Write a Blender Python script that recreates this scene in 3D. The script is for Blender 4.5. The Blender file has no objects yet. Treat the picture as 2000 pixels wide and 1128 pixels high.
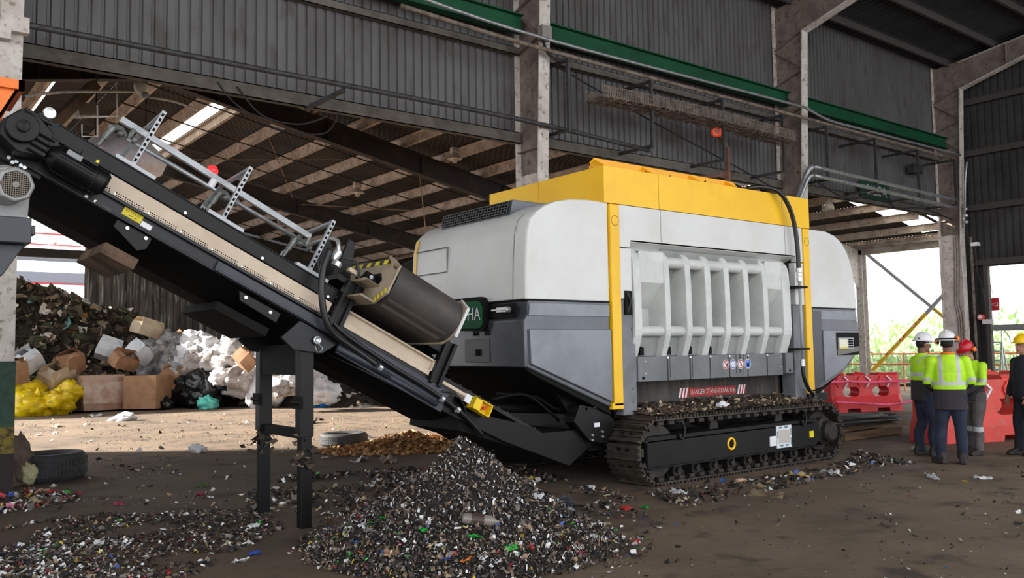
import bpy, bmesh, math, random
from mathutils import Vector, Matrix, noise, Euler
import numpy as np
SC = bpy.context.scene
COL = SC.collection
# ---------------------------------------------------------------- camera
HC = 1.66
FPX = 1675.016
PITCH, ROLL, YAW = math.radians(4.08484163), math.radians(-0.88530811), math.radians(52.16710451)
_f = Vector((math.cos(YAW)*math.cos(PITCH), math.sin(YAW)*math.cos(PITCH), math.sin(PITCH)))
_r = Vector((math.sin(YAW), -math.cos(YAW), 0)); _u = _r.cross(_f)
CR = _r*math.cos(ROLL)+_u*math.sin(ROLL); CU = -_r*math.sin(ROLL)+_u*math.cos(ROLL); CF = _f
cd = bpy.data.cameras.new('camera'); cam = bpy.data.objects.new('camera', cd); COL.objects.link(cam)
cam.matrix_world = Matrix(((CR.x, CU.x, -CF.x, 0), (CR.y, CU.y, -CF.y, 0), (CR.z, CU.z, -CF.z, HC), (0, 0, 0, 1)))
cd.sensor_width = 36; cd.lens = FPX/2000*36; cd.clip_end = 400
SC.camera = cam
# ---------------------------------------------------------------- light
SC.view_settings.view_transform = 'Standard'; SC.view_settings.look = 'None'
SC.view_settings.gamma = 1; SC.view_settings.use_curve_mapping = False
SC.view_settings.exposure = 0.0
W = bpy.data.worlds.new('sky'); SC.world = W; W.use_nodes = True
bgn = W.node_tree.nodes['Background']
bgn.inputs[0].default_value = (0.955, 0.975, 1.0, 1); bgn.inputs[1].default_value = 2.9
sd = bpy.data.lights.new('sun', 'SUN'); sd.energy = 26; sd.angle = math.radians(2.5); sd.color = (1, 0.93, 0.82)
so = bpy.data.objects.new('sun', sd); COL.objects.link(so)
so.rotation_euler = Vector((0.80, -0.60, -0.45)).to_track_quat('-Z', 'Y').to_euler()
so.location = (-10, 25, 12)
# ---------------------------------------------------------------- helpers
LOC = {}
def pray(px, py):
    return CR*((px-1000)/FPX) + CU*(-(py-564)/FPX) + CF
def at(px, py, x=None, y=None, z=None):
    d = pray(px, py); o = Vector((0, 0, HC))
    t = (x-o.x)/d.x if x is not None else ((y-o.y)/d.y if y is not None else (z-o.z)/d.z)
    return o+d*t
def lin(c):
    return tuple(((v/255)/12.92 if v/255 <= 0.04045 else ((v/255+0.055)/1.055)**2.4) for v in c)
MATS = {}
def mat(name, rgb, rough=0.6, metal=0.0, rgb2=None, scale=4.0, lo=0.42, hi=0.62, bump=0.0, bscale=30.0, detail=6.0, stretch=None, rgb3=None, spec=None, trans=0.0, emit=None, voro=False):
    if name in MATS: return MATS[name]
    m = bpy.data.materials.new(name); m.use_nodes = True; nt = m.node_tree; b = nt.nodes['Principled BSDF']
    b.inputs['Base Color'].default_value = (*lin(rgb), 1); b.inputs['Roughness'].default_value = rough; b.inputs['Metallic'].default_value = metal
    if spec is not None: b.inputs['Specular IOR Level'].default_value = spec
    if trans: b.inputs['Transmission Weight'].default_value = trans
    if emit:
        b.inputs['Emission Color'].default_value = (*lin(emit[0]), 1); b.inputs['Emission Strength'].default_value = emit[1]
    tc = nt.nodes.new('ShaderNodeTexCoord'); src = tc.outputs['Object']
    if stretch:
        mp = nt.nodes.new('ShaderNodeMapping'); mp.inputs['Scale'].default_value = stretch; nt.links.new(src, mp.inputs[0]); src = mp.outputs[0]
    if rgb2:
        n = nt.nodes.new('ShaderNodeTexNoise'); n.inputs['Scale'].default_value = scale; n.inputs['Detail'].default_value = detail; n.inputs['Roughness'].default_value = 0.65
        nt.links.new(src, n.inputs['Vector'])
        r = nt.nodes.new('ShaderNodeValToRGB'); r.color_ramp.elements[0].position = lo; r.color_ramp.elements[1].position = hi
        r.color_ramp.elements[0].color = (*lin(rgb), 1); r.color_ramp.elements[1].color = (*lin(rgb2), 1)
        nt.links.new(n.outputs['Fac'], r.inputs[0]); out = r.outputs[0]
        if rgb3:
            n2 = nt.nodes.new('ShaderNodeTexNoise'); n2.inputs['Scale'].default_value = scale*3.7; n2.inputs['Detail'].default_value = 8; nt.links.new(src, n2.inputs['Vector'])
            r2 = nt.nodes.new('ShaderNodeValToRGB'); r2.color_ramp.elements[0].position = 0.55; r2.color_ramp.elements[1].position = 0.68
            nt.links.new(n2.outputs['Fac'], r2.inputs[0])
            mx = nt.nodes.new('ShaderNodeMixRGB'); nt.links.new(r2.outputs[0], mx.inputs[0]); nt.links.new(out, mx.inputs[1]); mx.inputs[2].default_value = (*lin(rgb3), 1); out = mx.outputs[0]
        nt.links.new(out, b.inputs['Base Color'])
    if bump:
        if voro:
            n = nt.nodes.new('ShaderNodeTexVoronoi'); n.inputs['Scale'].default_value = bscale; o = n.outputs['Distance']
        else:
            n = nt.nodes.new('ShaderNodeTexNoise'); n.inputs['Scale'].default_value = bscale; n.inputs['Detail'].default_value = 6; o = n.outputs['Fac']
        nt.links.new(src, n.inputs['Vector'])
        bp = nt.nodes.new('ShaderNodeBump'); bp.inputs['Strength'].default_value = bump; bp.inputs['Distance'].default_value = 0.02
        nt.links.new(o, bp.inputs['Height']); nt.links.new(bp.outputs[0], b.inputs['Normal'])
    MATS[name] = m; return m

def tag(o, label=None, cat=None, group=None, kind=None):
    if label: o['label'] = label
    if cat: o['category'] = cat
    if group: o['group'] = group
    if kind: o['kind'] = kind
    return o
def thing(name, label, cat, loc=(0, 0, 0), group=None):
    o = bpy.data.objects.new(name, None); COL.objects.link(o); o.empty_display_size = 0.2
    o.location = loc; LOC[o] = Vector(loc); return tag(o, label, cat, group)
def kids(o): return [c for c in bpy.data.objects if c.parent == o]
def copy_tree(o, parent=None):
    c = o.copy(); COL.objects.link(c)
    if parent: c.parent = parent
    for ch in list(o.children): copy_tree(ch, c)
    return c
NOSPLIT = {'perforation', 'label_print', 'liner', 'rating_plate', 'control_button', 'slot', 'hazard_stripe'}
class MB:
    def __init__(s): s.v = []; s.f = []; s.m = []; s.mi = 0; s.pr = []
    def add(s, vs, fs, mi=None):
        b = len(s.v); s.pr.append((b, len(s.f))); s.v += [tuple(x) for x in vs]; s.f += [tuple(b+i for i in f) for f in fs]; s.m += [s.mi if mi is None else mi]*len(fs); return s
    def box(s, x0, x1, y0, y1, z0, z1, mi=None):
        vs = [(x, y, z) for z in (z0, z1) for y in (y0, y1) for x in (x0, x1)]
        return s.add(vs, [(0, 1, 3, 2), (4, 6, 7, 5), (0, 4, 5, 1), (2, 3, 7, 6), (0, 2, 6, 4), (1, 5, 7, 3)], mi)
    def obox(s, c, ax, ay, az, mi=None):     # oriented box: half-extent vectors
        c, ax, ay, az = Vector(c), Vector(ax), Vector(ay), Vector(az)
        vs = [c+ax*i+ay*j+az*k for k in (-1, 1) for j in (-1, 1) for i in (-1, 1)]
        return s.add(vs, [(0, 1, 3, 2), (4, 6, 7, 5), (0, 4, 5, 1), (2, 3, 7, 6), (0, 2, 6, 4), (1, 5, 7, 3)], mi)
    def prism(s, poly, axis, lo, hi, mi=None):
        n = len(poly)
        def P(a, b, t): return (a, t, b) if axis == 'y' else ((t, a, b) if axis == 'x' else (a, b, t))
        vs = [P(a, b, lo) for a, b in poly]+[P(a, b, hi) for a, b in poly]
        fs = [tuple(range(n)), tuple(range(2*n-1, n-1, -1))]+[(i, (i+1) % n, n+(i+1) % n, n+i) for i in range(n)]
        return s.add(vs, fs, mi)
    def gprism(s, pts, off, mi=None):        # polygon of 3-D points extruded by a vector
        n = len(pts); off = Vector(off); vs = [Vector(p) for p in pts]; vs = vs+[p+off for p in vs]
        fs = [tuple(range(n)), tuple(range(2*n-1, n-1, -1))]+[(i, (i+1) % n, n+(i+1) % n, n+i) for i in range(n)]
        return s.add(vs, fs, mi)
    def bar(s, p, q, w, h, up=(0, 0, 1), mi=None):
        p, q = Vector(p), Vector(q); d = (q-p); up = Vector(up)
        sd = d.cross(up)
        if sd.length < 1e-5: sd = d.cross(Vector((1, 0, 0)))
        sd.normalize(); u2 = sd.cross(d).normalized()
        return s.obox((p+q)/2, d/2, sd*(w/2), u2*(h/2), mi)
    def ibeam(s, p, q, w, h, t=0.02, up=(0, 0, 1), mi=None):
        p, q, up = Vector(p), Vector(q), Vector(up); d = (q-p).normalized(); sd = d.cross(up).normalized(); u2 = sd.cross(d).normalized()
        s.bar(p+u2*(h/2-t/2), q+u2*(h/2-t/2), w, t, up, mi); s.bar(p-u2*(h/2-t/2), q-u2*(h/2-t/2), w, t, up, mi)
        return s.bar(p, q, t, h-2*t, up, mi)
    def tube(s, pts, r, seg=8, mi=None, closed=False):
        pts = [Vector(p) for p in pts]; n = len(pts); rr = r if isinstance(r, (list, tuple)) else [r]*n
        vs = []; nrm = None
        for i, p in enumerate(pts):
            a = pts[max(i-1, 0)] if not closed else pts[i-1]; b = pts[min(i+1, n-1)] if not closed else pts[(i+1) % n]
            t = (b-a).normalized()
            if nrm is None:
                nrm = t.cross(Vector((0, 0, 1)))
                if nrm.length < 0.05: nrm = t.cross(Vector((1, 0, 0)))
            nrm = (nrm-t*nrm.dot(t)).normalized(); bn = t.cross(nrm)
            for k in range(seg):
                a2 = 2*math.pi*k/seg; vs.append(p+(nrm*math.cos(a2)+bn*math.sin(a2))*rr[i])
        fs = []
        for i in range(n if closed else n-1):
            j = (i+1) % n
            fs += [(i*seg+k, i*seg+(k+1) % seg, j*seg+(k+1) % seg, j*seg+k) for k in range(seg)]
        if not closed: fs += [tuple(range(seg-1, -1, -1)), tuple((n-1)*seg+k for k in range(seg))]
        return s.add(vs, fs, mi)
    def cyl(s, p, q, r, r2=None, seg=20, mi=None):
        return s.tube([p, q], [r, r if r2 is None else r2], seg, mi)
    def lathe(s, prof, c, ax=(0, 0, 1), seg=24, mi=None):   # prof [(r, h)]
        ax = Vector(ax).normalized(); c = Vector(c); e = ax.cross(Vector((0, 0, 1)))
        if e.length < 0.05: e = ax.cross(Vector((1, 0, 0)))
        e.normalize(); g = ax.cross(e); n = len(prof); vs = []
        for r, h in prof:
            for k in range(seg):
                a = 2*math.pi*k/seg; vs.append(c+ax*h+(e*math.cos(a)+g*math.sin(a))*max(r, 1e-4))
        fs = [(i*seg+k, i*seg+(k+1) % seg, (i+1)*seg+(k+1) % seg, (i+1)*seg+k) for i in range(n-1) for k in range(seg)]
        fs += [tuple(range(seg-1, -1, -1)), tuple((n-1)*seg+k for k in range(seg))]
        return s.add(vs, fs, mi)
    def torus(s, c, ax, R, r, seg=28, s2=10, mi=None):
        ax = Vector(ax).normalized(); e = ax.cross(Vector((0, 0, 1)))
        if e.length < 0.05: e = ax.cross(Vector((1, 0, 0)))
        e.normalize(); g = ax.cross(e); c = Vector(c)
        return s.tube([c+(e*math.cos(2*math.pi*k/seg)+g*math.sin(2*math.pi*k/seg))*R for k in range(seg)], r, s2, mi, True)
    def loft(s, rings, mi=None, cap=True):
        n = len(rings[0]); vs = [p for r in rings for p in r]; fs = []
        for i in range(len(rings)-1): fs += [(i*n+k, i*n+(k+1) % n, (i+1)*n+(k+1) % n, (i+1)*n+k) for k in range(n)]
        if cap: fs += [tuple(range(n-1, -1, -1)), tuple((len(rings)-1)*n+k for k in range(n))]
        return s.add(vs, fs, mi)
    def grid(s, fn, nu, nv, mi=None):
        vs = [fn(i/nu, j/nv) for j in range(nv+1) for i in range(nu+1)]
        fs = [(j*(nu+1)+i, j*(nu+1)+i+1, (j+1)*(nu+1)+i+1, (j+1)*(nu+1)+i) for j in range(nv) for i in range(nu)]
        return s.add(vs, fs, mi)
    def blob(s, c, rad, seed=0, amp=0.2, freq=1.6, nu=20, nv=12, flat=0.0, mi=None, M=None):
        c = Vector(c); vs = []; off = Vector((seed*7.13, seed*3.7, seed*1.9))
        for j in range(nv+1):
            th = math.pi*j/nv
            for i in range(nu):
                ph = 2*math.pi*i/nu
                d = Vector((math.sin(th)*math.cos(ph), math.sin(th)*math.sin(ph), math.cos(th)))
                k = 1+amp*noise.noise(d*freq+off)+amp*0.45*noise.noise(d*freq*2.7+off)+amp*0.25*noise.noise(d*freq*6+off)
                p = Vector((d.x*rad[0]*k, d.y*rad[1]*k, d.z*rad[2]*k))
                if flat and p.z < -rad[2]*flat: p.z = -rad[2]*flat+(p.z+rad[2]*flat)*0.12
                if M: p = M @ p
                vs.append(c+p)
        fs = [(j*nu+i, j*nu+(i+1) % nu, (j+1)*nu+(i+1) % nu, (j+1)*nu+i) for j in range(nv) for i in range(nu)]
        return s.add(vs, fs, mi)
    def flake(s, c, size, rnd, mi=0, up=None, asp=None):
        c = Vector(c); M = Euler((rnd.uniform(-.9, .9), rnd.uniform(-.9, .9), rnd.uniform(0, 6.28))).to_matrix()
        if up is not None: M = Vector((0, 0, 1)).rotation_difference(Vector(up)).to_matrix() @ M
        a = size*rnd.uniform(.4, 1); b = size*(asp or rnd.uniform(.25, .9)); k = size*rnd.uniform(-.35, .35)
        j = lambda: rnd.uniform(-.22, .22)*size
        vs = [(-a, -b+j(), k+j()), (0+j(), -b, j()*.5), (a, -b+j(), k+j()), (-a+j(), b, k+j()), (0+j(), b+j(), j()*.5), (a+j(), b, k)]
        return s.add([c+M @ Vector(v) for v in vs], [(0, 1, 4, 3), (1, 2, 5, 4)], mi)
    def xform(s, M, start=0):
        s.v = s.v[:start]+[tuple(M @ Vector(p)) for p in s.v[start:]]; return s
    def mesh(s, name, mats, off=(0, 0, 0), smooth=False, recalc=True, weld=False):
        me = bpy.data.meshes.new(name); o = Vector(off)
        me.from_pydata([(p[0]-o.x, p[1]-o.y, p[2]-o.z) for p in s.v], [], s.f)
        for m in (mats if isinstance(mats, (list, tuple)) else [mats]): me.materials.append(m)
        me.polygons.foreach_set('material_index', s.m)
        if smooth: me.polygons.foreach_set('use_smooth', [True]*len(s.f))
        if recalc:
            bm = bmesh.new(); bm.from_mesh(me)
            if weld: bmesh.ops.remove_doubles(bm, verts=bm.verts, dist=1e-4)
            bmesh.ops.recalc_face_normals(bm, faces=bm.faces); bm.to_mesh(me); bm.free()
        me.update(); return me
    def pieces(s):      # primitives whose boxes touch belong to one piece
        n = len(s.pr); E = s.pr+[(len(s.v), len(s.f))]; bb = []
        for i in range(n):
            a = np.array(s.v[E[i][0]:E[i+1][0]]); bb.append((a.min(0)-.0015, a.max(0)+.0015))
        rt = list(range(n))
        def find(i):
            while rt[i] != i: rt[i] = rt[rt[i]]; i = rt[i]
            return i
        for i in range(n):
            for j in range(i):
                if (bb[i][0] <= bb[j][1]).all() and (bb[j][0] <= bb[i][1]).all(): rt[find(i)] = find(j)
        gr = {}
        for i in range(n): gr.setdefault(find(i), []).append(i)
        out = []
        for g in gr.values():
            q = MB()
            for i in g:
                v0, f0 = E[i]; v1, f1 = E[i+1]; q.add(s.v[v0:v1], [tuple(k-v0 for k in f) for f in s.f[f0:f1]]); q.m[-(f1-f0):] = s.m[f0:f1]
            out.append(q)
        return out
    def build(s, name, mats, parent=None, smooth=False, bevel=0.0, label=None, cat=None, group=None, kind=None, recalc=True, loc=None, weld=False, auto=None):
        if parent is not None and kind is None and name not in NOSPLIT and 1 < len(s.pr) < 140:
            q = s.pieces()
            if 1 < len(q) <= 60:
                for i, k in enumerate(q):
                    k.pr = []; o = k.build(name, mats, parent, smooth, bevel, label, None, None, None, recalc, None, weld, auto)
                    if i == 0: first = o
                return first
        if parent is not None: off = LOC[parent]
        elif loc is not None: off = Vector(loc)
        else:
            xs = np.array(s.v); mn, mx = xs.min(0), xs.max(0); off = Vector(((mn[0]+mx[0])/2, (mn[1]+mx[1])/2, mn[2]))
        me = s.mesh(name, mats, off, smooth or bool(auto), recalc, weld)
        o = bpy.data.objects.new(name, me); COL.objects.link(o); LOC[o] = Vector(off)
        if parent is not None: o.parent = parent
        else: o.location = off
        if auto: me.set_sharp_from_angle(angle=math.radians(auto))
        if bevel:
            b = o.modifiers.new('bevel', 'BEVEL'); b.width = bevel; b.segments = 2; b.limit_method = 'ANGLE'; b.angle_limit = math.radians(35)
        return tag(o, label, cat, group, kind)
def bake(o):
    dg = bpy.context.evaluated_depsgraph_get(); me = bpy.data.meshes.new_from_object(o.evaluated_get(dg)); o.modifiers.clear(); o.data = me; return o
def text_mesh(body, size, mapfn, name, m, parent, depth=0.0, spacing=1.0, label=None):
    cu = bpy.data.curves.new('lettering', 'FONT'); cu.body = body; cu.size = size; cu.align_x = 'CENTER'; cu.align_y = 'CENTER'; cu.resolution_u = 3; cu.space_character = spacing
    o = bpy.data.objects.new('lettering', cu); COL.objects.link(o); bpy.context.view_layer.update()
    me = bpy.data.meshes.new_from_object(o.evaluated_get(bpy.context.evaluated_depsgraph_get())); bpy.data.objects.remove(o)
    b = MB(); b.add([mapfn(v.co.x, v.co.y) for v in me.vertices], [tuple(p.vertices) for p in me.polygons])
    return b.build(name, m, parent, recalc=False, label=label)
def spline(pts, n=8):
    pts = [Vector(p) for p in pts]; out = []
    for i in range(len(pts)-1):
        p0, p1, p2, p3 = pts[max(i-1, 0)], pts[i], pts[i+1], pts[min(i+2, len(pts)-1)]
        for k in range(n):
            t = k/n; out.append(0.5*((2*p1)+(p2-p0)*t+(2*p0-5*p1+4*p2-p3)*t*t+(3*p1-p0-3*p2+p3)*t**3))
    return out+[pts[-1]]
# ---------------------------------------------------------------- materials
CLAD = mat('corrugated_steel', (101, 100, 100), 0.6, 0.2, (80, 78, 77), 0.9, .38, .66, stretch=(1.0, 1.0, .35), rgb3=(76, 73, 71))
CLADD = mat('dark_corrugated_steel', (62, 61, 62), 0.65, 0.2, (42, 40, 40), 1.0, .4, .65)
ROOFM = mat('roof_sheet', (70, 64, 60), 0.75, 0.1, (46, 40, 37), 0.8, .4, .65)
ROOFD = mat('hall_roof_sheet', (52, 54, 60), 0.8, 0.1, (40, 40, 44), 0.8)
PURL = mat('dusty_purlin', (194, 178, 166), 0.85, 0.0, (160, 142, 130), 2.5, .4, .62, rgb3=(132, 116, 106))
RAFT = mat('dark_rafter_steel', (50, 44, 40), 0.8, 0.0, (74, 60, 50), 3, .5, .7)
COLM = mat('column_white_paint', (206, 200, 194), 0.7, 0.0, (184, 176, 168), 3, .4, .62, rgb3=(138, 126, 116))
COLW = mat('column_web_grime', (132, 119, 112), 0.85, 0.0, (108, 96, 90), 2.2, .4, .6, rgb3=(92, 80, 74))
GIRT = mat('dusty_girt', (100, 95, 88), 0.85, 0.0, (76, 70, 64), 3, .4, .65)
GREEN = mat('green_beam_paint', (18, 76, 48), 0.6, 0.0, (18, 60, 40), 2, .4, .65, spec=.25)
BLACKST = mat('black_steel', (13, 13, 15), 0.42, 0.0, (20, 20, 22), 3, .45, .7, spec=.28)
BLACKM = mat('matte_black', (9, 9, 10), 0.7, spec=.2)
DGREY = mat('graphite_paint', (92, 95, 102), 0.33, 0.35, (82, 85, 91), 2.0)
LGREY = mat('light_grey_paint', (214, 215, 214), 0.42, 0.0, (204, 204, 201), 1.2, .4, .65)
MGREY = mat('mid_grey_paint', (172, 174, 172), 0.5, 0.0, (158, 160, 158), 2)
YEL = mat('yellow_paint', (246, 194, 20), 0.4, 0.0, (238, 184, 14), 1.4)
BEIGE = mat('beige_paint', (206, 190, 170), 0.55, 0.0, (192, 174, 152), 2.0)
RUB = mat('black_rubber', (30, 30, 31), 0.75, 0.0, (46, 44, 42), 5)
GALV = mat('galvanised_steel', (168, 171, 174), 0.4, 0.6, (140, 142, 144), 8)
GALVM = mat('matte_galvanised', (172, 176, 180), 0.5, 0.15, (158, 160, 163), 8)
TRK = mat('track_steel', (78, 70, 61), 0.55, 0.25, (48, 43, 39), 6, .4, .6)
TRKD = mat('track_dark', (40, 38, 36), 0.6, 0.3, (58, 52, 46), 7)
BOLT = mat('zinc_bolt', (205, 208, 210), 0.3, 0.7)
DIRT = mat('dry_dirt', (92, 80, 68), 0.95, 0.0, (58, 48, 40), 14, .35, .65, bump=0.8, bscale=40)
WHITE = mat('white_sticker', (228, 228, 232), 0.5)
REDP = mat('red_print', (196, 38, 36), 0.5)
BLUEP = mat('blue_print', (60, 100, 190), 0.5)
YELL = mat('yellow_label', (226, 208, 20), 0.5)
PIPE = mat('dark_pipe', (66, 66, 68), 0.55, 0.3, (48, 46, 45), 6)
BRPIPE = mat('dusty_brown_pipe', (124, 111, 99), 0.8, 0.0, (80, 70, 62), 6)
WIRE = mat('black_cable', (28, 26, 26), 0.7)
# ================================================================ SETTING
def fbm(x, y, s, z=0.0): return noise.fractal(Vector((x*s, y*s, z)), 1.0, 2.0, 5)
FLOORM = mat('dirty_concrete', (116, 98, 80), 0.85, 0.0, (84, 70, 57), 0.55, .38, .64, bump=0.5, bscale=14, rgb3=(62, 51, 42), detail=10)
nt = FLOORM.node_tree; bs = nt.nodes['Principled BSDF']; src = bs.inputs['Base Color'].links[0].from_socket      # dim light on the hall's left side, darkened into the floor colour
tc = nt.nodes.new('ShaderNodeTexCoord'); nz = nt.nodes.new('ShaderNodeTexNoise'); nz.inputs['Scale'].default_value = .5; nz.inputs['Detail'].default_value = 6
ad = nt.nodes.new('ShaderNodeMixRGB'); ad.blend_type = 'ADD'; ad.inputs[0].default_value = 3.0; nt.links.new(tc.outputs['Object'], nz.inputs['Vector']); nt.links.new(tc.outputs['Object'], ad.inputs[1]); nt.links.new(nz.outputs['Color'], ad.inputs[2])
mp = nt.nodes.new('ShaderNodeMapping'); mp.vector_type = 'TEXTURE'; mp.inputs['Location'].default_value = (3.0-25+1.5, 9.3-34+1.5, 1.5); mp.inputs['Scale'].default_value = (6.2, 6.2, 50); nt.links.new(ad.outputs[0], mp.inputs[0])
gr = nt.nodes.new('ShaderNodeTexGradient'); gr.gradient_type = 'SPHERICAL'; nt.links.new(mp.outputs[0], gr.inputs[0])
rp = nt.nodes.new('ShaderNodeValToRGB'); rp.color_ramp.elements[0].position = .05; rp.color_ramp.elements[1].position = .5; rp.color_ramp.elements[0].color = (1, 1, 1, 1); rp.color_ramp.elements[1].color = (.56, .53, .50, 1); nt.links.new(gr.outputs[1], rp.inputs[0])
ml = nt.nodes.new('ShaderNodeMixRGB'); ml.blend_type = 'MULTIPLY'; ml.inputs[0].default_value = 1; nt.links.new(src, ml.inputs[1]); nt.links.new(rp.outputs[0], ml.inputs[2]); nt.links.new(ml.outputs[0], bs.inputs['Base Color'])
CHIPM = [mat('wood_chip_tan', (170, 122, 74), 0.9), mat('wood_chip_brown', (122, 82, 48), 0.9), mat('wood_chip_pale', (190, 154, 112), 0.9)]
b = MB()
def fl(u, v):
    x = -40+130*u; y = -14+96*v; return (x, y, 0)
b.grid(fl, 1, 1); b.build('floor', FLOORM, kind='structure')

def corr(b, p, du, L, dv, Hh, nrm, period=0.17, dep=0.035, mi=None, th=0.0):
    p, du, dv, nrm = Vector(p), Vector(du), Vector(dv), Vector(nrm); n = max(1, int(L/period)); prof = []
    for i in range(n):
        t = i*period
        prof += [(t, 0), (t+period*.64, 0), (t+period*.72, dep), (t+period*.92, dep)]
    prof += [(n*period, 0), (L, 0)]
    vs = [p+du*t+nrm*h for t, h in prof]+[p+du*t+nrm*h+dv*Hh for t, h in prof]; k = len(prof)
    return b.add(vs, [(i, i+1, k+i+1, k+i) for i in range(k-1)], mi)

# --- long wall between the two halls: cladding hung behind the columns
YW = 12.85
b = MB()
corr(b, (1.4, YW, 5.7), (1, 0, 0), 27.35-1.4, (0, 0, 1), 4.75, (0, 1, 0))
corr(b, (-14, YW, 0), (1, 0, 0), 15.4, (0, 0, 1), 10.45, (0, 1, 0))
wb = b.build('wall_back', CLAD, kind='structure', recalc=False)
b = MB(); b.box(-14, 27.3, YW+.06, YW+.09, 5.72, 10.4); b.build('liner', ROOFM, wb)
b = MB(); b.box(-14, 1.4, YW+.06, YW+.09, 0, 5.72); b.build('liner', ROOFM, wb)
b = MB()
for x0, x1 in ((1.66, 10.15), (10.35, 18.6), (18.8, 26.9)):      # C-shaped girts along the foot of the cladding
    b.box(x0, x1, YW-.13, YW-.115, 5.62, 5.84); b.box(x0, x1, YW-.13, YW, 5.62, 5.635); b.box(x0, x1, YW-.13, YW, 5.825, 5.84)
b.build('girt', GIRT, wb)
b = MB()
for x0, x1 in ((1.66, 10.15), (10.35, 18.6), (18.8, 26.9)):
    b.box(x0, x1, YW-.14, YW-.125, 7.36, 7.5); b.box(x0, x1, YW-.14, YW, 7.36, 7.37); b.box(x0, x1, YW-.14, YW, 7.49, 7.5)
b.build('girt', GIRT, wb)
# --- hall roof with its purlins
def zr(y): return 10.42+.14*(12.9-y)
b = MB()
corr(b, (-14, 12.95, zr(12.95)), (1, 0, 0), 42, Vector((0, -21, zr(-8.05)-zr(12.95))).normalized(), 21.2, (0, 0, 1), .25, .04)
rf = b.build('ceiling', ROOFD, kind='structure', recalc=False)
for k in range(15):
    y = 12.3-k*1.4; b = MB(); z = zr(y)-.11
    b.box(-14, 27.3, y-.005, y+.005, z-.1, z+.1); b.box(-14, 27.3, y, y+.07, z-.1, z-.09); b.box(-14, 27.3, y-.07, y, z+.09, z+.1)
    b.build('purlin', mat('hall_purlin', (70, 66, 66), 0.8), rf)
# --- end wall on the right, with its opening
b = MB()
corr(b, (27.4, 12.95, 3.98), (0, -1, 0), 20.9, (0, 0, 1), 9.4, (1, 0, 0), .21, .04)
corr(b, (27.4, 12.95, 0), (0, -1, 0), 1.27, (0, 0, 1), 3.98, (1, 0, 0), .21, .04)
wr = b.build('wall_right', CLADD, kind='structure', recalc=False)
b = MB(); b.box(27.46, 27.49, -8, 12.95, 3.98, 13.3); b.box(27.46, 27.49, 11.68, 12.95, 0, 3.98); b.build('liner', ROOFD, wr)
for z in (4.0, 5.7, 7.4, 9.0):
    b = MB(); b.box(27.27, 27.285, -8, 12.1, z, z+.2); b.box(27.27, 27.4, -8, 12.1, z, z+.015); b.build('girt', mat('dark_girt', (66, 62, 60), .85), wr)
b = MB(); b.box(27.25, 27.4, -8, 11.7, 2.02, 2.2); b.build('rail', mat('grey_rail', (120, 122, 124), .6), wr)
b = MB(); b.box(27.22, 27.4, 11.6, 11.72, 0, 4.0); b.build('jamb', mat('dark_girt', (66, 62, 60), .85), wr)

# --- crane-hall columns: tapered white front flange, grimy web with stiffeners, knee and rafter
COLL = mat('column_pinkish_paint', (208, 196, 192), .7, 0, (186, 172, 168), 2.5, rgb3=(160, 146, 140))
def column(xf, label, name='steel_column'):
    xl = xf-.25; t = thing(name, label, 'column', ((xf+xl)/2, 12.5, 0)); xm = (xf+xl)/2
    b = MB(); kn = 9.46
    b.box(xl, xf, 12.15, 12.18, 0, 5.0); b.prism([(12.15, 5.0), (12.18, 5.0), (11.99, kn), (11.96, kn)], 'x', xl, xf)
    b.build('front_flange', COLM, t)
    b = MB(); b.box(xl, xf, 12.80, 12.83, 0, 10.35); b.build('rear_flange', COLM, t)
    b = MB(); b.box(xm-.01, xm+.01, 12.17, 12.81, 0, 5.0); b.build('lower_web', COLL, t); b = MB()
    b.prism([(12.17, 5.0), (12.81, 5.0), (12.81, 10.3), (11.98, 10.38), (11.98, kn)], 'x', xm-.01, xm+.01)
    b.build('web', COLW, t)
    b = MB()
    for p, q in (((12.16, 5.45), (12.8, 5.45)), ((12.1, 7.55), (12.8, 7.4)), ((12.03, 8.55), (12.8, 9.15)), ((12.8, 9.18), (11.99, 9.5)), ((12.12, 7.6), (12.8, 8.2)), ((12.8, 8.25), (12.03, 8.5))):
        for sx in (-1, 1): b.bar((xm+sx*.06, p[0], p[1]), (xm+sx*.06, q[0], q[1]), .1, .012, (0, 0, 1))
    b.build('stiffener', COLW, t)
    b = MB()                                       # rafter rising towards the camera side
    yv = -7.5
    zi = lambda y: kn+.28*(11.96-y) if y > 9.5 else kn+.28*2.46+.14*(9.5-y)
    b.prism([(11.98, kn), (11.98, 10.36), (yv, zr(yv)-.22), (yv, zi(yv)), (9.5, zi(9.5))], 'x', xm-.01, xm+.01)
    r = b.build('rafter_web', COLW, t)
    b = MB()
    for ya, yb in ((11.98, 9.5), (9.5, yv)):
        b.prism([(ya, zi(ya)), (yb, zi(yb)), (yb, zi(yb)+.03), (ya, zi(ya)+.03)], 'x', xl, xf)
        b.prism([(ya, zr(ya)-.24), (yb, zr(yb)-.24), (yb, zr(yb)-.22), (ya, zr(ya)-.22)], 'x', xl, xf)
    b.build('rafter_flange', COLM, t)
    b = MB()
    for y in (10.6, 9.2, 7.6, 6.0):
        for sx in (-1, 1): b.box(xm+sx*.06-.05, xm+sx*.06+.05, y-.006, y+.006, zi(y), zr(y)-.24)
    b.build('stiffener', COLW, t)
    return t
c1 = column(1.65, 'peeling white steel column at far left, its foot painted dark green and yellow')
b = MB(); b.box(1.385, 1.665, 12.135, 12.19, .82, 1.62); b.build('green_band', mat('dark_green_band', (30, 68, 48), .6, 0, (22, 40, 32), 6), c1)
b = MB(); b.box(1.383, 1.667, 12.133, 12.19, .5, .82); b.build('yellow_band', mat('worn_yellow_band', (120, 104, 30), .7, 0, (40, 34, 24), 9, .45, .55), c1)
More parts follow.
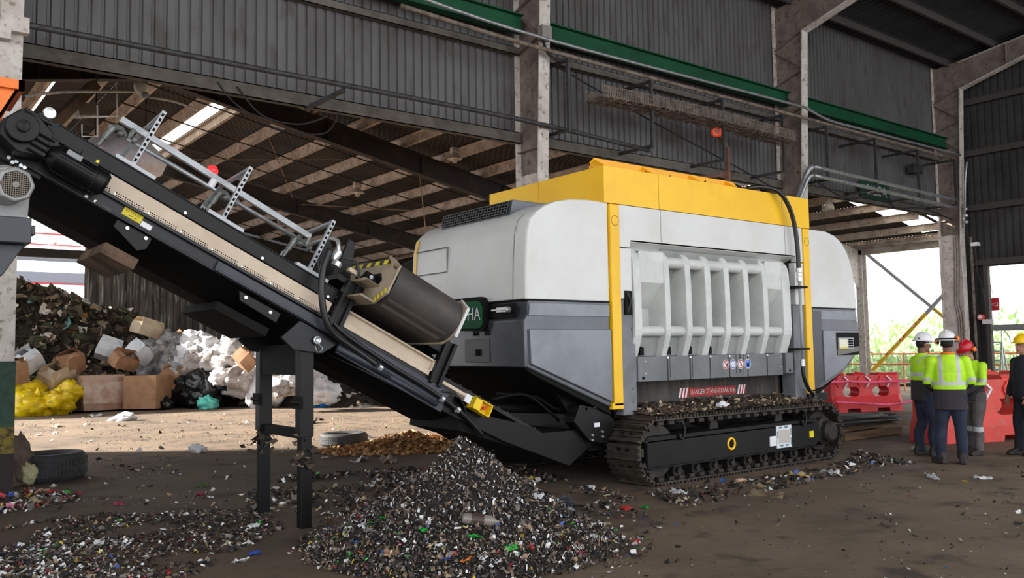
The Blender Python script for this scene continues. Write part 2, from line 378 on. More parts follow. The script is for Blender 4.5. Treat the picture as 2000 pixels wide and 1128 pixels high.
b = MB(); b.box(1.384, 1.666, 12.134, 12.2, 0, .5); b.build('dark_foot', mat('dark_foot', (40, 32, 28), .8), c1)
column(10.35, 'pinkish white steel column rising behind the yellow hopper, between conveyor shed and green beam')
column(18.78, 'tall white steel column with diagonal web stiffeners behind the right end of the shredder')
c4 = column(27.1, 'white corner column with three cables down it, behind the workers at right')
for dx in (-.2, -.13, -.06):
    b = MB(); x = 26.975
    b.tube(spline([(x-.03, 12.5+dx, 5.6), (x-.03, 12.48+dx, 4.6), (x-.03, 12.52+dx, 3.6), (x-.03, 12.55+dx, 2.9), (x-.03, 12.48+dx, 2.3), (x-.03, 12.5+dx, .3)], 6), .012, 6); b.build('cable', mat('grey_cable', (116, 104, 98), .7), c4)
# --- green crane-rail beam in each bay
for (x0, x1, lb) in ((1.7, 10.02, 'green crane beam in the first bay, top edge of the photo'), (10.4, 18.62, 'long green crane beam above the cable brackets in the middle bay'), (18.85, 26.9, 'green crane beam in the last bay towards the dark end wall')):
    b = MB(); b.ibeam((x0, 12.5, 7.87), (x1, 12.5, 7.87), .2, .34, .025); b.build('crane_beam', GREEN, label=lb, cat='beam', group='green crane beams')

# ================================================================ THE LOWER SHED BEHIND
def zs(x):      # top of the rafters
    if x < 4.8: return 7.777-.19*(4.8-x)
    if x < 17.5: return 7.15-.196*(x-8)
    if x < 20.5: return 5.288+.437*(x-17.5)
    return 6.6-.2*(x-20.5)
PX = [0.6, 4.8, 17.5, 20.5, 28.7]
rs = None
b = MB()
SKY = ((4.95, 5.45), (5.2, 5.9))
def sheet(b, xa, xb, y0, y1, mi=0):
    d = Vector((xb-xa, 0, zs(xb-1e-6)-zs(xa+1e-6))); L = d.length; d.normalize(); n = Vector((-d.z, 0, d.x))
    corr(b, (xa, y0, zs(xa+1e-6)+.23), (0, 1, 0), y1-y0, d, L, n, .12, .025, mi)
# skylight strips: long one near the ridge, staggered short ones on the right
YR = 33.3
sheet(b, .6, 3.35, 12.95, YR); sheet(b, 3.35, 3.5, 12.95, 18.5); sheet(b, 3.35, 3.5, 29, YR); sheet(b, 3.5, 4.8, 12.95, YR); sheet(b, 4.8, 6.5, 12.95, YR); sheet(b, 6.5, 7.0, 12.95, 18.2); sheet(b, 6.5, 7.0, 31, YR); sheet(b, 7.0, 17.5, 12.95, YR); sheet(b, 17.5, 20.5, 12.95, YR); sheet(b, 20.5, 22.6, 12.95, YR)
R = [(22.6, 24.8, 13.4, 14.3), (24.8, 26.4, 13.3, 14.1), (26.4, 28.0, 13.1, 13.9), (28.0, 28.7, 12.95, 12.96)]
for xa, xb, ya, yb in R:
    sheet(b, xa, xb, yb, 33.6)
    if ya > 13: sheet(b, xa, xb, 12.95, ya)
rs = b.build('ceiling', ROOFM, kind='structure', recalc=False)
b = MB(); sheet(b, 6.5, 7.0, 18.2, 31); sheet(b, 3.35, 3.5, 18.5, 29)  # second, narrow left strip is added to brighten the roof there
for xa, xb, ya, yb in R[:3]: sheet(b, xa, xb, ya, yb)
TRL = mat('translucent_roof_panel', (235, 235, 225), 0.4)
nt = TRL.node_tree; tl = nt.nodes.new('ShaderNodeBsdfTranslucent'); tl.inputs[0].default_value = (.85, .86, .8, 1); ms = nt.nodes.new('ShaderNodeMixShader'); ms.inputs[0].default_value = .75
nt.links.new(nt.nodes['Principled BSDF'].outputs[0], ms.inputs[1]); nt.links.new(tl.outputs[0], ms.inputs[2]); nt.links.new(ms.outputs[0], nt.nodes['Material Output'].inputs[0])
b.build('skylight', TRL, rs, recalc=False, label='translucent skylight strips, the narrow left one added for light')
xs_p = [.8, 2.0, 3.2, 4.3, 5.3, 6.42, 7.08, 8.2, 9.4, 10.6, 11.8, 13.0, 14.2, 15.5, 16.8, 18, 19.2, 20.2, 21.2, 22.4, 23.6, 24.8, 26.0, 27.2, 28.2]
for x in xs_p:
    z = zs(x)+.11; b = MB()
    b.box(x-.006, x+.006, 13.0, 33.2, z-.11, z+.11); b.box(x, x+.08, 13.0, 33.2, z-.11, z-.098); b.box(x-.08, x, 13.0, 33.2, z+.098, z+.11)
    b.build('purlin', PURL, rs)
for y in (18.0, 25.4, 32.8):
    for i in range(4):
        xa, xb = PX[i]+.02, PX[i+1]-.02
        b = MB(); h = .5; b.ibeam((xa, y, zs(xa)-h/2), (xb, y, zs(xb)-h/2), .2, h, .025)
        for k in range(5):
            x = xa+(xb-xa)*(k+.5)/5; b.box(x-.008, x+.008, y-.09, y+.09, zs(x)-h+.03, zs(x)-.03)
        b.build('rafter', RAFT, rs)
for y0 in (18.0, 25.4):                   # sag rods and cross braces under the purlins
    b = MB()
    for k in range(3):
        yy = y0+1.7+k*1.9; pts = [(x, yy, zs(x)-.02) for x in np.linspace(5, 17, 9)]; b.tube(pts, .018, 6)
    b.build('sag_rod', RAFT, rs)
b = MB(); b.tube([at(350, 312, y=22.5), at(735, 311, y=20.5)], .012, 6); b.tube([at(500, 205, y=19.6), at(572, 387, y=25)], .014, 6); b.tube([at(590, 399, y=25), at(825, 412, y=22)], .012, 6); b.tube([at(820, 345, y=19), at(832, 455, y=19)], .014, 6)
b.build('brace_wire', mat('rope_tan', (150, 126, 100), .9), rs)
# unseen left wall added to block the sun from near floor and hall, end wall with open corner
b = MB(); corr(b, (-3, 12.95, 0), (0, 1, 0), 8.4, (0, 0, 1), 11, (1, 0, 0), .2, .035); b.build('wall_left_sunblock', CLADD, kind='structure', recalc=False)
b = MB()
YE = 33.55
xe = at(165, 540, y=YE).x
CLADE = mat('stained_end_wall', (112, 104, 98), .7, .1, (70, 62, 57), 1.2, .4, .6, stretch=(2, 1, .2), rgb3=(176, 170, 164))
corr(b, (xe, YE, 0), (1, 0, 0), at(440, 640, y=YE).x-xe, (0, 0, 1), 7.0, (0, 1, 0), .24, .05)
we = b.build('wall_far', CLADE, kind='structure', recalc=False)
b = MB(); x0, x1 = at(442, 650, y=YE).x, at(560, 660, y=YE).x+9
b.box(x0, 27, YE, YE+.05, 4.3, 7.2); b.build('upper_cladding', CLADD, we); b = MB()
z1 = at(470, 648, y=YE).z
b.box(x0, x1, YE, YE+.05, 0, z1); b.build('low_boards', mat('pale_weathered_boards', (198, 186, 178), .8, 0, (126, 98, 80), 1.5, .42, .58, stretch=(1, 1, .15)), we)
b = MB(); b.box(x0, x1, YE-.08, YE, z1-1.05, z1-.8); b.box(x0, x1, YE-.08, YE, z1-1.3, z1-1.14); b.box(x0, x1, YE-.08, YE, z1-.12, z1); b.build('girt', GIRT, we)
b = MB(); b.box(x0-.15, x0+.05, YE-.2, YE+.1, 0, 5); b.build('post', RAFT, we)
b = MB(); b.box(-3, xe, YE-.1, YE+.1, 5.15, 5.45); b.build('lintel', RAFT, we)
# right side frame of the shed: corner column, eave strut and the yellow/grey cross brace
def tcol(label, x, y, zt):
    t = thing('steel_column', label, 'column', (x, y, 0)); b = MB(); b.ibeam((x, y, 0), (x, y, zt), .25, .3, .02, up=(1, 0, 0)); b.build('shaft', COLM, t)
    b = MB(); b.prism([(x-.1, zt), (x-1.8, zt+.33), (x-1.8, zt-.02), (x-.1, zt-1.3)], 'y', y-.01, y+.01); b.build('knee', COLM, t)
    b = MB()
    for p, q in (((x-.12, zt-1.2), (x-.9, zt-.05)), ((x-.9, zt-.05), (x-.12, zt-.35)), ((x-1.8, zt-.02), (x-.12, zt-1.3))): b.bar((p[0], y, p[1]), (q[0], y, q[1]), .16, .014, (0, 1, 0))
    b.build('stiffener', COLM, t); return t
tcol('slender grey white column with braced knee behind the shredder cowl, beside the green bank', 28.3, 16.3, 4.98)
b = MB(); b.box(28.15, 28.4, 12.9, 33.4, 4.82, 5.02); b.box(28.05, 28.15, 12.9, 33.4, 5.02, 5.1)
b.build('eave_beam', mat('eave_beam_grey', (176, 166, 158), .8, 0, (140, 128, 118), 3), label='grey eave beam over the bright opening with the cross brace', cat='beam')
def zone_bar(b, p, q, cuts, w=.1, h=.1):
    p, q = Vector(p), Vector(q)
    for t0, t1, mi in cuts: b.bar(p+(q-p)*t0, p+(q-p)*t1, w, h, (1, 0, 0), mi)
BR = [mat('brace_grey', (168, 172, 178), .6), mat('brace_yellow', (240, 190, 40), .5), REDP, mat('brace_white', (238, 238, 238), .5)]
b = MB(); t0 = at(1813, 597, x=26.4); e = at(1705, 712, x=26.4)
p, q = (28.4, 13.25, 3.5), (28.4, 16.1, .75)
zone_bar(b, p, q, [(0, .3, 0), (.3, 1, 1)])
p, q = Vector(p), Vector(q)
for f in (.36, .41, .56, .61, .78): b.bar(p+(q-p)*f-Vector((.055, 0, 0)), p+(q-p)*(f+.02)-Vector((.055, 0, 0)), .012, .1, (1, 0, 0), 2); b.bar(p+(q-p)*(f+.02)-Vector((.055, 0, 0)), p+(q-p)*(f+.045)-Vector((.055, 0, 0)), .012, .1, (1, 0, 0), 3)
b.build('cross_brace', BR, label='diagonal brace, grey above and yellow with red marks below, rising to the right', cat='brace')
b = MB(); p, q = Vector((28.52, 16.15, 4.85)), Vector((28.52, 13.1, 2.1)); zone_bar(b, p, q, [(0, .74, 0), (.74, 1, 1)])
for f in (.86, .93): b.bar(p+(q-p)*f-Vector((.055, 0, 0)), p+(q-p)*(f+.025)-Vector((.055, 0, 0)), .012, .1, (1, 0, 0), 2)
b.build('cross_brace', BR, label='long grey diagonal brace falling to the right with a yellow lower end', cat='brace')
# roofs of a neighbouring building seen through the far left opening
b = MB()
NB = mat('neighbour_pale_roof', (190, 190, 180), .7, 0, (160, 160, 150), 2)
for k, (ya, za, yb, zb) in enumerate(((44, 6.6, 44.3, 6.2), (44.4, 5.6, 44.6, 5.15), (48, 8.2, 52, 9.4))):
    b.gprism([(-12, ya, za), (30, ya, za), (30, yb, zb), (-12, yb, zb)], (0, .1, -.1))
nb = b.build('neighbour_building', mat('neighbour_blue_grey', (150, 162, 182), .6), label='pale roofs and gutters of the next building seen through the far left opening', cat='building')
b = MB()
for y, z in ((43.95, 6.8), (43.9, 7.3), (44.35, 5.05)): b.box(-12, 30, y, y+.05, z, z+.05)
b.build('red_trim', mat('red_trim', (206, 50, 56), .5), nb)
b = MB()
for k in range(14): b.bar((-10+k*2.5, 44, 6.9), (-10+k*2.5+.01, 50, 9.6), .12, .12)
b.build('rafter', mat('neighbour_rafter', (170, 168, 162), .7), nb)
b = MB(); b.gprism([(-12, 45, 7.4), (30, 45, 7.4), (30, 53, 10.2), (-12, 53, 10.2)], (0, 0, .05)); b.build('roof_sheet', NB, nb)
# ================================================================ SHREDDER
T = thing('industrial_shredder', 'big tracked waste shredder, light grey and graphite with yellow hopper, centre of the hall', 'machine', (9.6, 8.6, 0))
YF = 7.6; YB = 10.15
def cowl_prof(up, pts): return pts
UPL = [(7.42, 3.47), (7.42, 2.24), (6.08, 2.24), (6.09, 2.6), (6.12, 3.0), (6.17, 3.17), (6.27, 3.26), (6.4, 3.34), (6.58, 3.41), (6.8, 3.455), (7.1, 3.475)]
UPR = [(11.69, 3.46), (11.69, 2.25), (13.06, 2.25), (13.04, 2.5), (12.98, 2.8), (12.9, 3.02), (12.8, 3.17), (12.65, 3.31), (12.45, 3.41), (12.2, 3.46)]
def cowl(name, prof, mat_, sgn, chx=.2, chy=.035, bev=.012):
    # profile in x-z swept across the machine; the vertical corner edges are chamfered by an inset first ring
    xe = min(p[0] for p in prof) if sgn < 0 else max(p[0] for p in prof)
    def ins(p, k):   # pull the end of the cowl back near the side faces
        d = abs(p[0]-xe); w = max(0, 1-d/.35); return (p[0]-sgn*k*w, p[1])
    rings = []
    for y, k in ((YF, .045), (YF+.02, .02), (YF+.16, 0), (YB-.16, 0), (YB, .05)): rings.append([(ins(p, k)[0], y, ins(p, k)[1]) for p in prof])
    b = MB(); b.loft(rings); return b.build(name, mat_, T, bevel=bev, auto=32)
cl = cowl('engine_cowl', UPL, LGREY, -1); cr = cowl('engine_cowl', UPR, LGREY, 1)
LOL = [(7.42, 2.23), (6.12, 2.23), (6.12, 2.08), (6.05, 2.0), (6.06, 1.47), (7.42, .94)]
LOR = [(11.69, 2.24), (13.02, 2.24), (13.02, 2.09), (13.09, 2.0), (13.07, 1.9), (12.9, 1.46), (12.55, 1.24), (11.95, 1.02), (11.69, .98)]
ll = cowl('lower_cowl', LOL, DGREY, -1); lr = cowl('lower_cowl', LOR, DGREY, 1)
SD = mat('side_panel_graphite', (122, 126, 134), .34, .3, (104, 107, 113), 1.0)
for nm, pr, px in (('side_panel', [(7.41, 1.9), (6.12, 1.9), (6.14, 1.5), (7.41, 1.01)], -1), ('side_panel', [(11.98, 1.9), (13.0, 1.9), (12.98, 1.86), (12.82, 1.5), (12.5, 1.28), (11.98, 1.1)], 1)):
    b = MB(); b.prism(pr, 'y', YF-.035, YF+.02); b.build(nm, SD, T, bevel=.01)
b = MB(); b.prism([(7.41, 2.2), (6.15, 2.2), (6.13, 2.05), (7.41, 2.05)], 'y', YF-.012, YF+.02); b.prism([(11.75, 2.21), (12.96, 2.21), (13.0, 2.06), (11.75, 2.06)], 'y', YF-.012, YF+.02); b.build('trim_band', SD, T, bevel=.005)
b = MB(); b.box(6.075, 7.42, YF-.004, YB, 2.228, 2.242); b.box(11.69, 13.03, YF-.004, YB, 2.238, 2.252); b.build('seam', BLACKM, T)
b = MB(); b.prism([(11.7, 2.2), (11.96, 2.2), (11.96, 1.1), (11.7, 1.0)], 'y', YF-.02, YF+.01); b.build('dark_side_strip', mat('side_dark', (70, 74, 80), .4, .3), T)
# end face details (faces the camera's left)
b = MB()
vs = [(6.06, 10.02, 1.6), (6.06, 9.96, 1.6), (6.085, 9.96, 2.24), (6.115, 9.96, 3.0), (6.16, 9.96, 3.17), (6.16, 10.02, 3.17), (6.115, 10.02, 3.0), (6.085, 10.02, 2.24)]
b.add([(x-.012, y, z) for x, y, z in vs], [(0, 1, 2, 7), (7, 2, 3, 6), (6, 3, 4, 5)])
b.build('yellow_edge_strip', YEL, T)
b = MB()
for y0, y1, z0, z1 in ((9.2, 9.95, 3.0, 3.005), (9.2, 9.95, 2.68, 2.685), (9.2, 9.205, 2.68, 3.0)):
    b.box(6.068 if z1 < 2.9 else 6.088, 6.12, y0, y1, z0, z1)
b.build('panel_seam', mat('seam_grey', (120, 120, 118), .6), cl)
b = MB(); b.box(6.045, 6.07, 7.72, 10.1, 2.04, 2.2); b.build('black_band', BLACKM, T)
# badge
SGN = mat('badge_green', (10, 84, 54), .6, spec=.2)
b = MB(); b.prism([(6.08, 1.462), (7.42, .935), (7.42, .86), (6.2, 1.38)], 'y', YF+.02, YB); b.prism([(11.69, .96), (11.95, 1.0), (12.55, 1.22), (12.9, 1.44), (12.8, 1.36), (11.9, .92)], 'y', YF+.04, YB); b.build('under_pan', BLACKM, T)
b = MB(); ps = [(6.076, 7.81, 2.25), (6.084, 7.81, 2.6), (6.114, 7.81, 3.0), (6.166, 7.81, 3.17), (6.27, 7.81, 3.262)]
for p_, q_ in zip(ps, ps[1:]): b.bar(p_, q_, .005, .006, (1, 0, 0))
b.build('panel_seam', mat('seam_grey', (120, 120, 118), .6), T)
b = MB(); b.gprism([(6.075, 7.8, 2.25), (6.11, 7.66, 2.25), (6.14, 7.66, 3.0), (6.11, 7.8, 3.0)], (.012, .01, 0)); b.build('corner_chamfer', LGREY, T)
b = MB(); pts = [(y, z) for y, z in ((8.3, 2.0), (8.3, 2.2), (8.34, 2.26), (8.4, 2.28), (9.6, 2.28), (9.66, 2.2), (9.6, 1.98), (8.4, 1.94), (8.34, 1.95))]
b.prism([(y, z-.02) for y, z in pts], 'x', 5.98, 6.03); bd = b.build('badge', SGN, T, bevel=.008)
b = MB(); b.prism([((y-8.98)*1.07+8.98, (z-2.11)*1.22+2.1) for y, z in pts], 'x', 5.995, 6.06); b.build('badge_backing', BLACKM, T)
text_mesh('HA', .22, lambda x, y: (5.976, 8.46-x*.9, 2.095+y), 'badge_lettering', WHITE, bd)
# latch, hinges, hatch
b = MB(); b.box(5.99, 6.05, 7.86, 8.02, 2.10, 2.16); b.cyl((5.98, 7.84, 2.13), (6.05, 7.84, 2.13), .035, seg=12); b.box(5.97, 6.0, 7.8, 8.1, 2.12, 2.14); b.build('latch', BOLT, T, bevel=.004)
for y in (8.52, 8.28):
    b = MB()
    for z in (1.86, 1.90): b.box(6.03, 6.06, y-.035, y-.005, z-.015, z+.015); b.box(6.03, 6.06, y+.005, y+.035, z-.015, z+.015)
    b.cyl((6.03, y, 1.84), (6.03, y, 1.92), .01, seg=8); b.build('hinge', BLACKM, ll)
HD = mat('hatch_dark', (74, 76, 82), .4, .3)
b = MB(); b.box(6.04, 6.06, 8.25, 8.75, 1.52, 1.8); b.build('hatch', HD, ll, bevel=.01)
b = MB(); b.box(6.02, 6.05, 8.42, 8.5, 1.6, 1.68); b.cyl((6.01, 8.46, 1.64), (6.05, 8.46, 1.64), .025, seg=12); b.build('hatch_lock', BLACKM, ll)
# roof vent with grille
b = MB(); b.prism([(6.32, 3.3), (6.36, 3.49), (7.1, 3.49), (7.1, 3.3)], 'y', 8.15, 9.68); vt = b.build('vent_housing', DGREY, T, bevel=.006)
b = MB(); b.gprism([(6.308, 8.2, 3.33), (6.308, 9.64, 3.33), (6.345, 9.64, 3.475), (6.345, 8.2, 3.475)], (.004, 0, 0)); b.build('vent_opening', BLACKM, vt)
b = MB()
for k in range(25): y = 8.2+1.44*k/24; b.bar((6.3, y, 3.33), (6.337, y, 3.475), .008, .008, (0, 1, 0))
for z in (3.33, 3.365, 3.4, 3.44, 3.475): x = 6.3+(z-3.33)*.255; b.bar((x, 8.2, z), (x, 9.64, z), .008, .008)
b.build('vent_grille', mat('grille_grey', (74, 76, 78), .5), vt)
# yellow corner strips with their round plugs
for x0, x1 in ((7.43, 7.585), (11.53, 11.685)):
    b = MB(); b.box(x0, x1, YF-.04, YF+.1, .96, 3.455); b.box(x0-.03, x1, YF-.04, YF+.1, .92, 1.0); st = b.build('corner_strip', YEL, T, bevel=.008)
    b = MB(); b.torus(((x0+x1)/2, YF-.041, 3.25), (0, 1, 0), .062, .003, 24, 6); b.build('plug_ring', mat('ring_olive', (120, 96, 20), .6), st)
# yellow hopper body, far walls and the spray tray on the near rim
HX0, HX1, HY0, HY1, HZ0, HZ1 = 7.36, 11.75, YF-.01, 9.98, 3.47, 3.93
b = MB()
b.box(HX0, HX1, HY0, HY0+.06, HZ0, HZ1); b.box(HX0, HX0+.06, HY0+.06, HY1, HZ0, HZ1); b.box(HX1-.06, HX1, HY0+.06, HY1, HZ0, HZ1); b.box(HX0+.06, HX1-.06, HY1-.06, HY1, HZ0, HZ1); b.box(HX0+.06, HX1-.06, HY0+.06, HY1-.06, HZ0, HZ0+.05)
hp = b.build('hopper', YEL, T)
b = MB()
for x in (8.35, 11.05): b.box(x-.003, x+.003, HY0-.003, HY0, HZ0, HZ1)
b.box(HX0-.003, HX0, 8.85, 8.856, HZ0, HZ1); b.build('hopper_seam', mat('seam_yellow', (190, 146, 20), .6), hp)
YT = mat('tray_orange_yellow', (244, 172, 20), .45)
b = MB(); b.prism([(7.42, HZ1-.02), (7.42, HZ1+.1), (7.5, HZ1+.17), (10.3, HZ1+.16), (10.42, HZ1+.08), (10.42, HZ1-.02)], 'y', HY0+.3, HY0+.33)
b.gprism([(7.42, HY0+.08, HZ1+.02), (7.5, HY0+.08, HZ1+.02), (7.5, HY0+.33, HZ1+.17), (7.42, HY0+.33, HZ1+.1)], (0, 0, -.04))
for x in (8.37, 9.32, 10.12): b.prism([(HY0+.05, HZ1-.02), (HY0+.05, HZ1), (HY0+.3, HZ1+.15), (HY0+.3, HZ1-.02)], 'x', x-.012, x+.012)
b.box(7.42, 10.42, HY0+.05, HY0+.33, HZ1-.03, HZ1-.015); b.build('spray_tray', YT, hp, bevel=.004)
b = MB(); rnd = random.Random(4)
for k in range(60): b.flake((rnd.uniform(7.5, 10.3), HY0+rnd.uniform(.08, .26), HZ1+rnd.uniform(0, .02)), .04, rnd, rnd.randrange(2))
b.build('tray_debris', [BLACKM, mat('debris_pale', (200, 180, 150), .8)], hp, kind='stuff')
# inner body block and chassis
b = MB(); b.box(7.6, 11.5, 8.0, 10.05, .95, 3.46); b.build('body_frame', BLACKST, T)
b = MB(); b.box(7.2, 12.0, 7.8, 9.5, .42, .94); b.build('chassis', BLACKST, T)
# upper front panel with bevelled opening head
b = MB()
b.prism([(7.59, 3.46), (11.525, 3.46), (11.525, 2.93), (11.33, 2.93), (11.33, 3.0), (7.79, 3.0), (7.79, 2.93), (7.59, 2.93)], 'y', YF-.02, YF+.06)
b.gprism([(7.79, YF-.02, 3.0), (11.33, YF-.02, 3.0), (11.33, YF+.4, 2.84), (7.79, YF+.4, 2.84)], (0, 0, .03))
b.build('front_panel', LGREY, T, bevel=.006)
b = MB()
for x in (8.36, 11.08): b.box(x-.003, x+.003, YF-.023, YF-.02, 3.0, 3.46)
b.build('panel_seam', mat('seam_grey', (120, 120, 118), .6), T)
b = MB(); b.box(7.59, 7.8, YF-.02, YF+.08, 2.28, 2.915); b.box(11.3, 11.525, YF-.02, YF+.08, 2.28, 2.915); b.build('cheek_panel', LGREY, T, bevel=.006)
PG = mat('post_grey', (118, 122, 128), .5, .1, (100, 103, 108), 3)
for x0, x1 in ((7.61, 7.85), (11.23, 11.52)):
    b = MB(); b.box(x0, x1, YF-.01, YF+.22, .86, 2.27); b.box(x0-.02, x1+.02, YF-.03, YF+.24, .84, .88); po = b.build('corner_post', PG, T, bevel=.006)
    b = MB()
    for z in (1.0, 1.16, 1.9): b.cyl(((x0+x1)/2+.05, YF-.014, z), ((x0+x1)/2+.05, YF+.01, z), .008, seg=8)
    b.build('bolt_hole', BLACKM, po)
b = MB(); b.box(7.66, 7.78, YF-.035, YF+.04, 2.08, 2.38); b.build('black_window', BLACKM, T)
b = MB(); b.tube(spline([(7.7, YF-.03, 2.12), (7.74, YF-.05, 2.25), (7.7, YF-.03, 2.36)], 5), .012, 6); b.build('window_cable', PIPE, T)
# ram: back plate, ribs, bars, cheek plates
RAMM = mat('ram_light_grey', (206, 208, 206), .42, 0, (190, 192, 190), 2)
RAMI = mat('ram_shaded_grey', (152, 154, 152), .5, 0, (138, 141, 140), 2)  # ram grey darkened to stand in for shade between the ribs
RX = [(7.81, 7.97), (8.38, 8.48), (8.79, 8.90), (9.19, 9.31), (9.6, 9.71), (10.03, 10.14), (10.47, 10.58), (10.94, 11.13)]
rm = MB(); rm.box(7.8, 11.2, 8.0, 8.05, 1.55, 2.95)
ram = rm.build('ram_back_plate', RAMI, T)
b = MB()                                        # curved trough behind the ribs
pr = [(7.64, 2.9), (7.72, 2.74), (7.8, 2.58), (7.83, 2.4), (7.83, 2.1), (7.8, 1.9), (7.76, 1.66), (7.82, 1.56), (8.04, 1.56), (8.04, 2.95), (7.68, 2.95)]
b.prism(pr, 'x', 8.45, 10.5); b.build('ram_trough', RAMI, T, auto=40)
RB = [(8.02, 2.96), (7.78, 2.965), (7.67, 2.93), (7.6, 2.86), (7.565, 2.76), (7.55, 2.5), (7.545, 1.9), (7.555, 1.82), (7.655, 1.52), (7.72, 1.49), (8.02, 1.52)]
for i, (x0, x1) in enumerate(RX):
    b = MB(); b.prism(RB, 'x', x0, x1 if i else x0+.13)
    if 0 < i < 7:                               # gusset behind the narrow ribs
        b.prism([(7.56, 2.62), (7.56, 2.34), (7.85, 2.2), (7.85, 2.6), (7.75, 2.72)], 'x', x0+.02, x1-.02)
    b.build('ram_rib', RAMM, T, bevel=.012)
b = MB()
for (x0, x1) in ((7.93, 8.39), (10.56, 10.95)):
    b.box(x0, x1, 7.575, 7.62, 2.5, 2.9); b.gprism([(x0, 7.575, 2.5), (x1, 7.575, 2.5), (x1, 7.86, 2.16), (x0, 7.86, 2.16)], (0, .02, .03)); b.box(x0, x1, 7.85, 8.0, 1.56, 2.3)
    b.gprism([(x0, 7.575, 2.9), (x1, 7.575, 2.9), (x1, 7.75, 2.965), (x0, 7.75, 2.965)], (0, .02, -.03))
b.build('ram_cheek', RAMM, T, bevel=.004)
b = MB()
for i in range(1, 6): b.cyl((RX[i][1]-.01, 7.65, 2.78), (RX[i+1][0]+.01, 7.65, 2.78), .075, seg=20)
b.build('upper_cross_tube', RAMM, T, auto=40)
b = MB()
for i in range(0, 7): b.cyl((RX[i][1]-.05, 7.65, 1.88), (RX[i+1][0]+.01, 7.65, 1.88), .07, seg=20)
b.build('lower_cross_tube', RAMM, T, auto=40)
b = MB()
for i in range(0, 7):
    x0, x1 = RX[i][1], RX[i+1][0]; b.gprism([(x0-.04, 7.68, 1.82), (x1+.02, 7.68, 1.82), (x1+.02, 7.74, 1.56), (x0-.04, 7.74, 1.56)], (0, .1, .02))
b.build('ram_sill', RAMI, T)
b = MB()
for i in range(0, 4):
    x = RX[i][1]+.03; b.prism([(x, 1.57), (x, 1.66), (x+.02, 1.68), (x+.05, 1.68), (x+.07, 1.66), (x+.07, 1.57)], 'y', 7.66, 7.8)
b.build('drain_slot', BLACKM, ram)
# lower flap in panels, drip streaks, pictograms
FL = mat('flap_grey', (112, 116, 118), .45, .15, (98, 102, 104), 1.5)
b = MB()
xsf = [7.86, 8.42, 8.86, 9.27, 9.68, 10.09, 10.54, 10.93]
for i in range(7): b.box(xsf[i]+.015, xsf[i+1]-.015, 7.58, 7.62, 1.24, 1.555)
b.box(7.86, 10.93, 7.6, 7.64, 1.24, 1.55); b.box(10.95, 11.13, 7.55, 7.66, 1.26, 1.56); fp = b.build('lower_flap', FL, T, bevel=.004)
b = MB()
for x in xsf[1:-1]: b.box(x-.012, x+.012, 7.588, 7.6, 1.24, 1.55)
for x, w in ((9.82, .012), (9.9, .03), (9.99, .01), (8.46, .008), (8.9, .008)): b.box(x, x+w, 7.577, 7.58, 1.25+rnd.random()*.05, 1.555)
b.build('dirt_streak', mat('dirt_streak', (66, 62, 58), .9), fp)
b = MB()
for x in xsf[1:-1]: b.cyl((x, 7.57, 1.535), (x, 7.6, 1.535), .016, seg=10)
for x, z in ((8.0, 1.49), (8.0, 1.34), (10.86, 1.5), (10.86, 1.36)): b.cyl((x, 7.57, z), (x, 7.6, z), .008, seg=8)
b.build('bolt', BOLT, fp)
b = MB(); b.cyl((7.96, 7.572, 1.285), (7.96, 7.6, 1.285), .02, seg=14); b.cyl((11.04, 7.545, 1.3), (11.04, 7.58, 1.3), .02, seg=12); b.build('lifting_hole', BLACKM, fp)
for k, (x, c) in enumerate(((9.6, REDP), (9.757, BLUEP), (9.925, REDP), (10.085, BLUEP))):
    b = MB(); b.mi = 0; z = 1.42
    b.cyl((x, 7.5765, z), (x, 7.58, z), .068, seg=24, mi=1); b.cyl((x, 7.5755, z), (x, 7.578, z), .06, seg=24, mi=0); 
    if k != 3: b.cyl((x, 7.5745, z), (x, 7.577, z), .045, seg=24, mi=1)
    if c is REDP: b.bar((x-.035, 7.574, z+.035), (x+.035, 7.574, z-.035), .004, .012, (0, 1, 0), 0)
    if k == 0: b.bar((x+.012, 7.5735, z-.03), (x-.01, 7.5735, z+.025), .004, .014, (0, 1, 0), 2); b.bar((x+.015, 7.5735, z-.02), (x+.02, 7.5735, z+.02), .004, .014, (0, 1, 0), 2)
    if k == 1: b.prism([(x-.018, z-.03), (x+.018, z-.03), (x+.02, z+.01), (x, z+.035), (x-.02, z+.01)], 'y', 7.573, 7.575, 3)
    if k == 2: b.prism([(x-.008, z-.035), (x+.008, z-.035), (x+.008, z+.015), (x, z+.03), (x-.008, z+.015)], 'y', 7.5735, 7.5745, 2)
    if k == 3: b.box(x-.022, x+.022, 7.5735, 7.575, z-.035, z+.005, 2); b.box(x-.025, x+.01, 7.5735, 7.575, z+.03, z+.04, 1)
    b.build('safety_pictogram', [c, WHITE, BLACKM, mat('picto_grey', (210, 214, 226), .5)], fp)
# apron with warning lettering
AP = mat('dirty_apron', (72, 68, 66), .7, .1, (46, 42, 40), 3, .38, .6, stretch=(1, 1, .12), rgb3=(96, 86, 78))
b = MB(); b.box(7.85, 11.3, 7.9, 7.95, .8, 1.3); ap = b.build('lower_apron', AP, T)
b = MB(); b.box(9.2, 10.2, 7.894, 7.9, .985, 1.105); b.build('warning_band', mat('warning_red', (170, 34, 36), .6, 0, (120, 34, 34), 6), ap)
b = MB()
for x0, x1 in ((8.97, 9.16), (10.24, 10.42)):
    for k in range(3):
        x = x0+k*(x1-x0)/3; d = (x1-x0)/6; b.prism([(x, .98), (x+d, .98), (x+d+.04, 1.11), (x+.04, 1.11)], 'y', 7.893, 7.9, k*0); b.prism([(x+d, .98), (x+2*d, .98), (x+2*d+.04, 1.11), (x+d+.04, 1.11)], 'y', 7.893, 7.9, 1)
b.build('warning_chevrons', [WHITE, mat('warning_red', (170, 34, 36))], ap)
